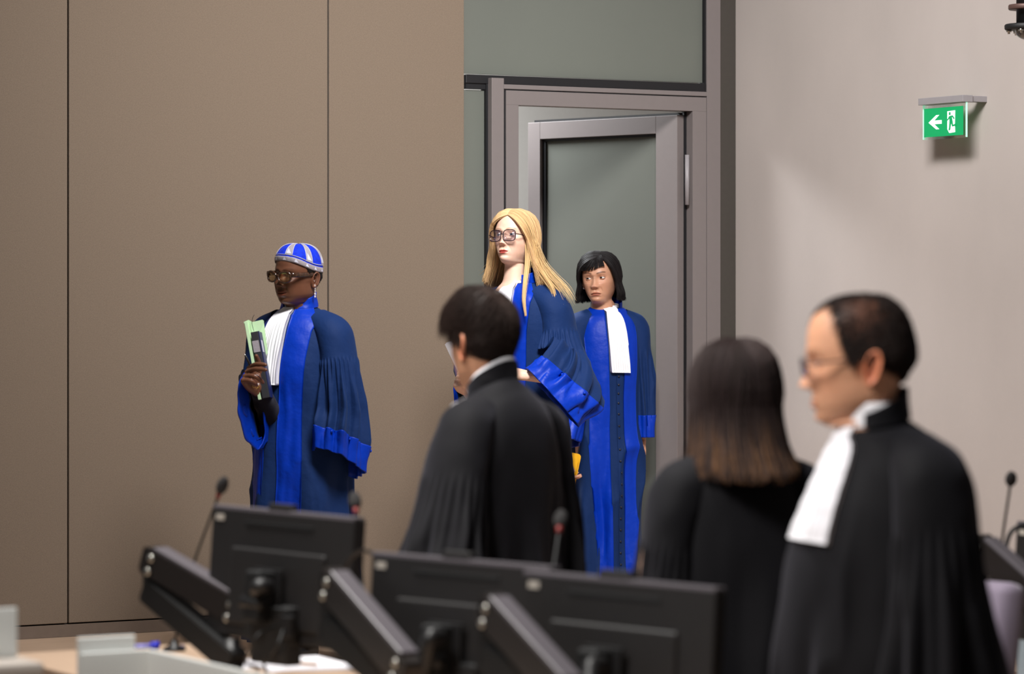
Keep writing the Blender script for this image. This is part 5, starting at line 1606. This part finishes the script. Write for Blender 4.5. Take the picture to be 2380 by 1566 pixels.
# ------------------------------------------------------------------ dome camera on a pole, top right
pm_ = at(2390, 30, 13.3)
po = thing('camera_pole', 'black ceiling pole with a bolted flange and clear dome at its end', 'camera mount', (pm_.x, pm_.y, CZ - (62 - HZ) / F * 13.3))
v, f = lathe_arr([(0, .0), (.048, .0), (.048, .85), (0, .85)], 32); MB().add(v, f).build('pole', M['black_plastic'], po)
v, f = lathe_arr([(0, -.012), (.092, -.012), (.095, -.008), (.095, .006), (.09, .010), (.048, .010), (0, .010)], 40); MB().add(v, f).build('flange', M['rubber'], po)
v, f = lathe_arr([(.048, .068), (.078, .068), (.080, .072), (.080, .084), (.078, .088), (.048, .088)], 32); MB().add(v, f).build('clamp', mat('clamp_brown', rgb(96, 72, 66), .5, metal=.4), po)
for k in range(6):
    a_ = k * math.pi / 3 + math.pi
    v, f = lathe_arr([(0, -.030), (.005, -.030), (.005, -.022), (.011, -.022), (.011, -.012), (0, -.012)], 6)
    MB().add(v + np.array([.078 * math.cos(a_), .078 * math.sin(a_), 0]), f).build('bolt', M['steel'], po)
th_ = np.linspace(0, math.pi / 2, 10)
v, f = lathe_arr([(0.055 * math.cos(t), -.012 - .042 * math.sin(t)) for t in th_], 32); MB().add(v, f).build('dome', mat('dome', rgb(150, 148, 145), .1, trans=.5, coat=.5), po)

# ------------------------------------------------------------------ desk with screens, arms and microphones
DN = Vector((WD.x, WD.y, 0))                    # across the desk, away from the camera
DD = WN.copy()                                  # along the desk, towards the camera's right
C_ = Vector((-.806, 7.57, 0))
DESK_Z = .85
drot = math.atan2(DD.y, DD.x)
def dpt(u, n, z): return C_ + DD * u + DN * n + Vector((0, 0, z))
dk = thing('desk', 'long light wood desk with a frosted glass front screen below the monitors', 'desk', tuple(dpt(1.0, .29, 0)), drot)
# local x along the desk, local y away from the camera
box('desk_top', (4.9, .60, .035), (.45, 0, DESK_Z - .0175), M['wood'], dk, bev=.004)
for x in (-1.9, -.4, 1.2, 2.8): box('leg', (.05, .5, DESK_Z - .036), (x, 0, (DESK_Z - .036) / 2), M['alu'], dk, bev=.003)
box('front_panel', (4.9, .02, .55), (.45, -.27, .50), M['wood'], dk, bev=.002)
box('frosted_screen', (3.9, .012, .42), (.945, -.312, .745), M['milk_glass'], dk, bev=.003)
box('end_screen', (.012, .165, .42), (-1.012, -.395, .745), M['milk_glass'], dk, bev=.003)
box('tall_end_screen', (.012, .14, .455), (-1.030, -.408, .760), M['milk_glass'], dk, bev=.003)

def monitor(label, TL, TR, hgt, sticker=True):
    TL, TR = Vector(TL), Vector(TR)
    ax = TR - TL; W = ax.length
    m = thing('monitor', label, 'monitor', tuple((TL + TR) / 2 - Vector((0, 0, hgt / 2))), math.atan2(ax.y, ax.x), 'monitors along the desk')
    # local x along the width, local -y is the back facing the camera
    roll = math.atan2(ax.z, math.hypot(ax.x, ax.y))
    m.rotation_euler = (math.radians(-4), -roll, math.atan2(ax.y, ax.x))
    box('back_shell', (W, .030, hgt), (0, .012, 0), M['dark_plastic'], m, bev=.006, seg=3)
    box('top_edge', (W * .995, .034, .012), (0, .014, hgt / 2 - .003), M['edge_plastic'], m, bev=.003)
    box('bezel', (W * .99, .012, hgt * .985), (0, .030, 0), M['black_plastic'], m, bev=.003)
    box('display', (W * .95, .002, hgt * .90), (0, .0365, .005), M['screen'], m)
    box('bulge', (W * .66, .016, hgt * .60), (0, -.004, -.03), M['dark_plastic'], m, bev=.0075, seg=3)
    box('vent', (W * .48, .004, .010), (-.005, -.0035, hgt / 2 - .034), M['rubber'], m, bev=.001)
    box('webcam', (.085, .026, .020), (-.01, .010, hgt / 2 + .008), M['dark_plastic'], m, bev=.005)
    box('mount_plate', (.10, .010, .10), (0, -.030, -.03), M['black_plastic'], m, bev=.002)
    box('tilt_bracket', (.055, .055, .12), (.0, -.055, -.045), M['rubber'], m, bev=.008)
    v, f = tube_arr([(-.035, -.072, -.06), (.035, -.072, -.06)], .016, 14); MB().add(v, f).build('tilt_hinge', M['black_plastic'], m)
    box('sticker', (.030, .002, .014), (-W / 2 + .034, -.004, hgt / 2 - .026), M['sticker'], m, bev=.0005)
    box('port_cover', (.17, .026, .09), (.01, -.020, -hgt / 2 + .045), M['rubber'], m, bev=.006)
    return m

MON = [monitor('black monitor back nearest the judge with the cap, microphone at its left corner', at(487, 1174, 7.92), at(816, 1205, 7.54), .305),
       monitor('black monitor back in the middle of the three, below the man seen from behind', at(857, 1284, 7.25), at(1272, 1319, 6.87), .305),
       monitor('black monitor back nearest the camera, in front of the long haired woman', at(1208, 1327, 6.80), at(1656, 1368, 6.44), .305)]

def bar(name, A, B, w, t, mt, parent, org, r=None, up=(0, 0, 1)):
    """flat bar with rounded ends from A to B (world), width w in the vertical plane, thickness t"""
    A, B = Vector(A) - org, Vector(B) - org
    x = (B - A); Ln = x.length; x.normalize(); z = Vector(up); z = (z - x * z.dot(x)).normalized(); y = z.cross(x)
    m = Matrix((x, y, z)).transposed().to_4x4(); m.translation = A
    r = w / 2 * .8 if r is None else r
    pts = [(p[0] + Ln / 2, p[1]) for p in rounded(Ln + w * .8, w, r)]
    bm = bmesh.new()
    a = [bm.verts.new((px, -t / 2, pz)) for px, pz in pts]; b = [bm.verts.new((px, t / 2, pz)) for px, pz in pts]
    bm.faces.new(a); bm.faces.new(b[::-1])
    for i in range(len(pts)):
        j = (i + 1) % len(pts); bm.faces.new((a[i], b[i], b[j], a[j]))
    bmesh.ops.recalc_face_normals(bm, faces=bm.faces)
    bmesh.ops.bevel(bm, geom=[e for e in bm.edges if e.calc_face_angle(0) > 1.0], offset=.003, segments=2, affect='EDGES')
    bm.transform(m)
    return from_bm(name, bm, mt, parent), m, Ln

def monitor_arm(label, E, Q, B, mount, drop=.115):
    """E elbow top, Q far end of the upper arm, B post on the desk, mount: where the monitor hangs"""
    E, Q, B, mount = Vector(E), Vector(Q), Vector(B), Vector(mount)
    org = Vector((B.x, B.y, DESK_Z))
    a = thing('monitor_stand', label, 'monitor stand', tuple(org), 0, 'monitor stands on the desk')
    Eb = E - Vector((0, 0, drop))
    v, f = lathe_arr([(0, 0), (.055, 0), (.055, .012), (.024, .016), (.022, .10), (0, .10)], 24); MB().add(v, f).build('post', M['black_plastic'], a)
    # lower arm: flat dark bar from the post up to the elbow
    bar('lower_arm', B + Vector((0, 0, .06)), Eb + Vector((.0, 0, .0)), .062, .05, M['rubber'], a, org, .012)
    # elbow block
    bar('elbow', E + Vector((-.008, .02, -.0)), Eb + Vector((-.008, .02, -.01)), .042, .060, M['black_plastic'], a, org, .012, (1, 0, 0))
    # upper arm: spring housing; a lighter strip on top paints in the edge highlight
    _, m, Ln = bar('upper_arm', E + Vector((0, 0, -.016)), Q + Vector((0, 0, -.016)), .070, .050, M['arm_grey'], a, org, .016)
    bm = box_bm((Ln * .96, .046, .010), .003); bm.transform(Matrix.Translation((Ln / 2, 0, .0375))); bm.transform(m); from_bm('highlight_strip', bm, M['edge_plastic'], a)
    side = m.to_3x3() @ Vector((0, 1, 0))
    if side.y > 0: side = -side
    for k, zz in ((0, .014), (0, -.020), (1, .014), (1, -.020)):
        c = m @ Vector((Ln * (.03 + .94 * k), 0, zz)) + side * .026
        R = np.array(side.to_track_quat('Z', 'Y').to_matrix())
        v, f = lathe_arr([(0, .006), (.007, .0055), (.010, .003), (.0105, 0), (0, 0)], 16)
        MB().add(v @ R.T + np.array(c), f).build('bolt', M['steel'], a)
    # wrist to the monitor
    P = [Q - org, (Q + mount) / 2 - org + Vector((0, .0, -.01)), mount - org]
    v, f = tube_arr([Q - org + Vector((0, 0, -.03)), Q - org + Vector((.035, .0, -.01)), mount - org + Vector((-.02, -.03, 0)), mount - org], .018, 14, 16); MB().add(v, f).build('wrist', M['black_plastic'], a)
    return a
ARM = [monitor_arm('adjustable monitor stand with a sloping grey upper bar, farthest left on the desk', at(360, 1290, 8.05), at(556, 1404, 7.86), at(538, 1590, 7.85), at(622, 1362, 7.66), .092),
       monitor_arm('adjustable monitor stand bending steeply down before the middle monitor', at(775, 1342, 7.25), at(946, 1541, 6.98), at(915, 1650, 7.10), at(1022, 1480, 6.98)),
       monitor_arm('adjustable monitor stand bending steeply down before the monitor nearest the camera', at(1147, 1403, 6.72), at(1325, 1600, 6.45), at(1290, 1705, 6.58), at(1398, 1545, 6.52))]

def microphone(label, head, base, Y0, Y1, mid=None, ring=True):
    """gooseneck microphone: foam head at pixel head, foot on the desk"""
    Hd = at(head[0], head[1], Y0); Bs = Vector(base)
    m = thing('microphone', label, 'microphone', tuple(Bs), 0, 'gooseneck microphones')
    h = Hd - Bs
    md = (h * .5 + Vector((-.012, 0, .01))) if mid is None else Vector(mid) - Bs
    d = (h - md).normalized()
    v, f = lathe_arr([(0, 0), (.030, 0), (.030, .006), (.012, .016), (.006, .03), (0, .03)], 20); MB().add(v, f).build('foot', M['black_plastic'], m)
    v, f = tube_arr(catmull([(0, 0, .02), tuple(md * .5 + Vector((0, 0, .01))), tuple(md), tuple(h - d * .03)], 24), .0036, 8); MB().add(v, f).build('gooseneck', M['rubber'], m)
    R = np.array(d.to_track_quat('Z', 'Y').to_matrix())
    prof = [(0, -.026)] + [(.0150 * math.sin(t) * (1 + .12 * math.cos(t)), -.026 * math.cos(t)) for t in np.linspace(.15, math.pi - .1, 16)] + [(0, .026)]
    v, f = lathe_arr(prof, 24); MB().add(v @ R.T + np.array(h), f).build('foam_cap', M['foam'], m)
    if ring:
        v, f = lathe_arr([(0, -.040), (.0062, -.040), (.0075, -.022), (0, -.022)], 16); MB().add(v @ R.T + np.array(h), f).build('light_ring', M['red_ring'], m)
    return m
def desk_at(px, py):
    k = (DESK_Z - CZ); Y = -k * F / (py - HZ); return at(px, py, Y)
microphone('gooseneck microphone rising left of the monitor nearest the judge with the cap', (517, 1127), desk_at(405, 1512), 8.3, 8.5)
microphone('gooseneck microphone in front of the blue robe of the judge with the cap', (825, 1163), dpt(.30, .42, DESK_Z), 7.85, 7.9)
microphone('gooseneck microphone in front of the man seen from behind', (1303, 1206), dpt(.95, .46, DESK_Z), 7.35, 7.4)

# papers, pencil and small things on the desk
def desk_sheet(name, label, px, py, w, h, rz, dz=0.0, n=3, cat='paper'):
    c = desk_at(px, py); c.z = DESK_Z + dz
    t = thing(name, label, cat, tuple(c), rz)
    for k in range(n): box('sheet', (w, h, .0012), (.004 * k, .003 * k, .0012 + .0016 * k), M['paper'], t, (0, 0, .05 * k))
    return t
desk_sheet('paper_stack', 'loose white papers on the desk under the cables', 690, 1546, .21, .28, .35)
desk_sheet('paper_stack', 'single white sheet lying on the desk left of the loose papers', 582, 1548, .10, .13, .15, 0, 1)
pc_ = desk_at(690, 1552); pc_.z = DESK_Z + .012
pen = thing('pencil', 'brown pencil with a dark tip lying across the loose papers', 'pencil', tuple(pc_), -.55)
v, f = tube_arr([(-.07, 0, 0), (.06, 0, 0)], .004, 6); MB().add(v, f).build('shaft', mat('pencil_wood', rgb(170, 120, 60), .5), pen)
v, f = tube_arr([(-.09, 0, 0), (-.07, 0, 0)], [.001, .004], 6); MB().add(v, f).build('tip', M['rubber'], pen)
M['blue_plastic'] = mat('blue_plastic', rgb(28, 40, 190), .35)
c = desk_at(350, 1512)
bl = thing('blue_marker', 'blue marker lying behind the frosted glass screen', 'marker', tuple(c), .3)
v, f = tube_arr([(-.045, 0, .012), (.0, 0, .012)], .006, 12); MB().add(v, f).build('barrel', mat('pale_blue', rgb(140, 140, 215), .4), bl)
v, f = tube_arr([(.0, 0, .012), (.022, 0, .014)], .0105, 14); MB().add(v, f).build('cap', M['blue_plastic'], bl)
c = desk_at(405, 1506) + Vector((.02, -.05, 0)); c.z = DESK_Z
ub = thing('usb_plug', 'small dark blue plug lying by the foot of the first microphone', 'plug', tuple(c), 1.2)
box('plug_body', (.028, .014, .012), (0, 0, .0065), mat('plug_blue', rgb(30, 44, 120), .4), ub, bev=.003)
box('plug_tip', (.014, .010, .005), (.021, 0, .0065), M['steel'], ub)
c = desk_at(221, 1563)
kn = thing('desk_grommet', 'dark round cable grommet at the left end of the desk', 'grommet', tuple(c))
v, f = lathe_arr([(0, 0), (.026, 0), (.026, .004), (.020, .007), (.010, .005), (0, .005)], 24); MB().add(v, f).build('cap', M['rubber'], kn)

# cables hanging behind the first monitor
def cable(label, pts, r=.0035, mt='rubber', group='cables on the desk'):
    P = [Vector(q) for q in pts]
    o0 = P[-1]
    v, f = tube_arr([tuple(q - o0) for q in P], r, 8, 30)
    o = MB().add(v, f).build('cable', M[mt], None); o.location = o0
    tag(o, label, 'cable', group)
    return o
cable('black cable dropping from the first monitor to the white sheet', [at(640, 1455, 7.66), at(600, 1475, 7.60), at(582, 1510, 7.62), at(572, 1540, 7.75), desk_at(600, 1556) + Vector((0, 0, .004))])
cable('black cable looping under the first monitor towards the loose papers', [at(660, 1460, 7.64), at(645, 1500, 7.60), at(630, 1525, 7.7), desk_at(612, 1548) + Vector((0, 0, .004))])
cable('grey cable arching over the left corner of the middle monitor', [at(806, 1370, 7.42), at(800, 1325, 7.40), at(822, 1290, 7.38), at(852, 1280, 7.34), at(880, 1300, 7.30), at(890, 1335, 7.30)], .0045, 'arm_grey')
pb = thing('power_brick', 'black power box hanging under the first monitor', 'power supply', tuple(at(640, 1470, 7.70)), MON[0].rotation_euler.z)
box('casing', (.14, .045, .135), (0, 0, -.005), M['rubber'], pb, bev=.006)
box('socket', (.035, .02, .05), (.07, -.02, .02), M['black_plastic'], pb, bev=.003)

# ------------------------------------------------------------------ frosted panel on a pale ledge, lower left
lk = at(100, 1538, 6.85)
lo_ = lk - WD * .30 - WN * .18
lg = thing('ledge_cabinet', 'pale ledge with an upright frosted glass panel at the lower left', 'cabinet', (lo_.x, lo_.y, 0), WROT)
zt2 = lk.z
box('ledge_body', (.60, .18, zt2 - .03), (0, -.09, (zt2 - .03) / 2), mat('ledge_cream', rgb(196, 180, 166), .5, noise=.03), lg, bev=.006)
box('ledge_top', (.606, .186, .03), (0, -.09, zt2 - .015), mat('ledge_white', rgb(206, 196, 186), .4), lg, bev=.008)
box('glass_panel', (.30, .012, .104), (.139, -.06, zt2 + .052), M['milk_glass'], lg, bev=.002)

# ------------------------------------------------------------------ chair and second desk at the right
M['mauve'] = mat('mauve', rgb(140, 128, 146), .8, noise=.06, nscale=200, bump=.2, bscale=400, sheen=.3)
cp = at(2310, 1345, 8.0)
ch = thing('office_chair', 'mauve grey upholstered office chair behind the man in profile', 'chair', (cp.x - .125, cp.y + .05, 0), math.radians(-50))
ztop = cp.z
bm = box_bm((.40, .07, .56), .030, 4)
for vtx in bm.verts: 
    vtx.co.x *= 1 - .16 * (.28 - vtx.co.z); vtx.co.y += .05 * (vtx.co.x / .2) ** 2 - .02 * math.cos(vtx.co.z * 5)
from_bm('backrest', bm, M['mauve'], ch, (0, 0, ztop - .28), (math.radians(-6), 0, 0), True)
from_bm('seat', box_bm((.46, .46, .09), .035, 4), M['mauve'], ch, (0, -.22, .47), (0, 0, 0), True)
box('back_support', (.06, .03, .42), (0, .035, .62), M['black_plastic'], ch, bev=.008)
v, f = lathe_arr([(0, .06), (.028, .06), (.028, .42), (0, .42)], 20); o = MB().add(v + np.array([0, -.2, 0]), f).build('gas_post', M['black_plastic'], ch)
for k in range(5):
    a_ = k * 2 * math.pi / 5
    bar('foot', Vector((0, -.2, .075)), Vector((.27 * math.cos(a_), -.2 + .27 * math.sin(a_), .055)), .03, .035, M['black_plastic'], ch, Vector((0, 0, 0)), .008)
    v, f = ell_arr((.27 * math.cos(a_), -.2 + .27 * math.sin(a_), .025), (.025, .025, .025), 14, 10); MB().add(v, f).build('caster', M['rubber'], ch)

d2 = at(2420, 1500, 8.6)
dk2 = thing('side_desk', 'side desk with pale blue grey screen at the right edge', 'desk', (d2.x + .62, d2.y + .35, 0), drot)
box('desk_top', (1.2, .60, .03), (0, 0, DESK_Z - .015), M['wood'], dk2, bev=.003)
box('front_screen', (1.2, .012, .5), (0, -.31, DESK_Z - .21), mat('blue_grey_glass', rgb(150, 162, 170), .35, noise=.02), dk2, bev=.003)
for x in (-.5, .5): box('leg', (.05, .45, DESK_Z - .031), (x, 0, (DESK_Z - .031) / 2), M['alu'], dk2, bev=.003)
microphone('gooseneck microphone standing alone against the concrete wall', (2350, 1112), (at(2322, 1480, 8.9).x, 8.9, DESK_Z), 8.4, 8.9, None, False)

MON.append(monitor('black monitor cut off by the right edge of the picture', at(2356, 1212, 8.7), at(2560, 1236, 8.35), .305))
monitor_arm('adjustable monitor stand sloping down behind the man in profile', at(2284, 1262, 8.25), at(2430, 1392, 8.1), at(2480, 1470, 8.3), at(2450, 1350, 8.35))
cable('black cable bending beside the gooseneck microphone at the right edge', [at(2338, 1300, 8.5), at(2340, 1262, 8.5), at(2354, 1232, 8.5), at(2385, 1216, 8.5)], .006)
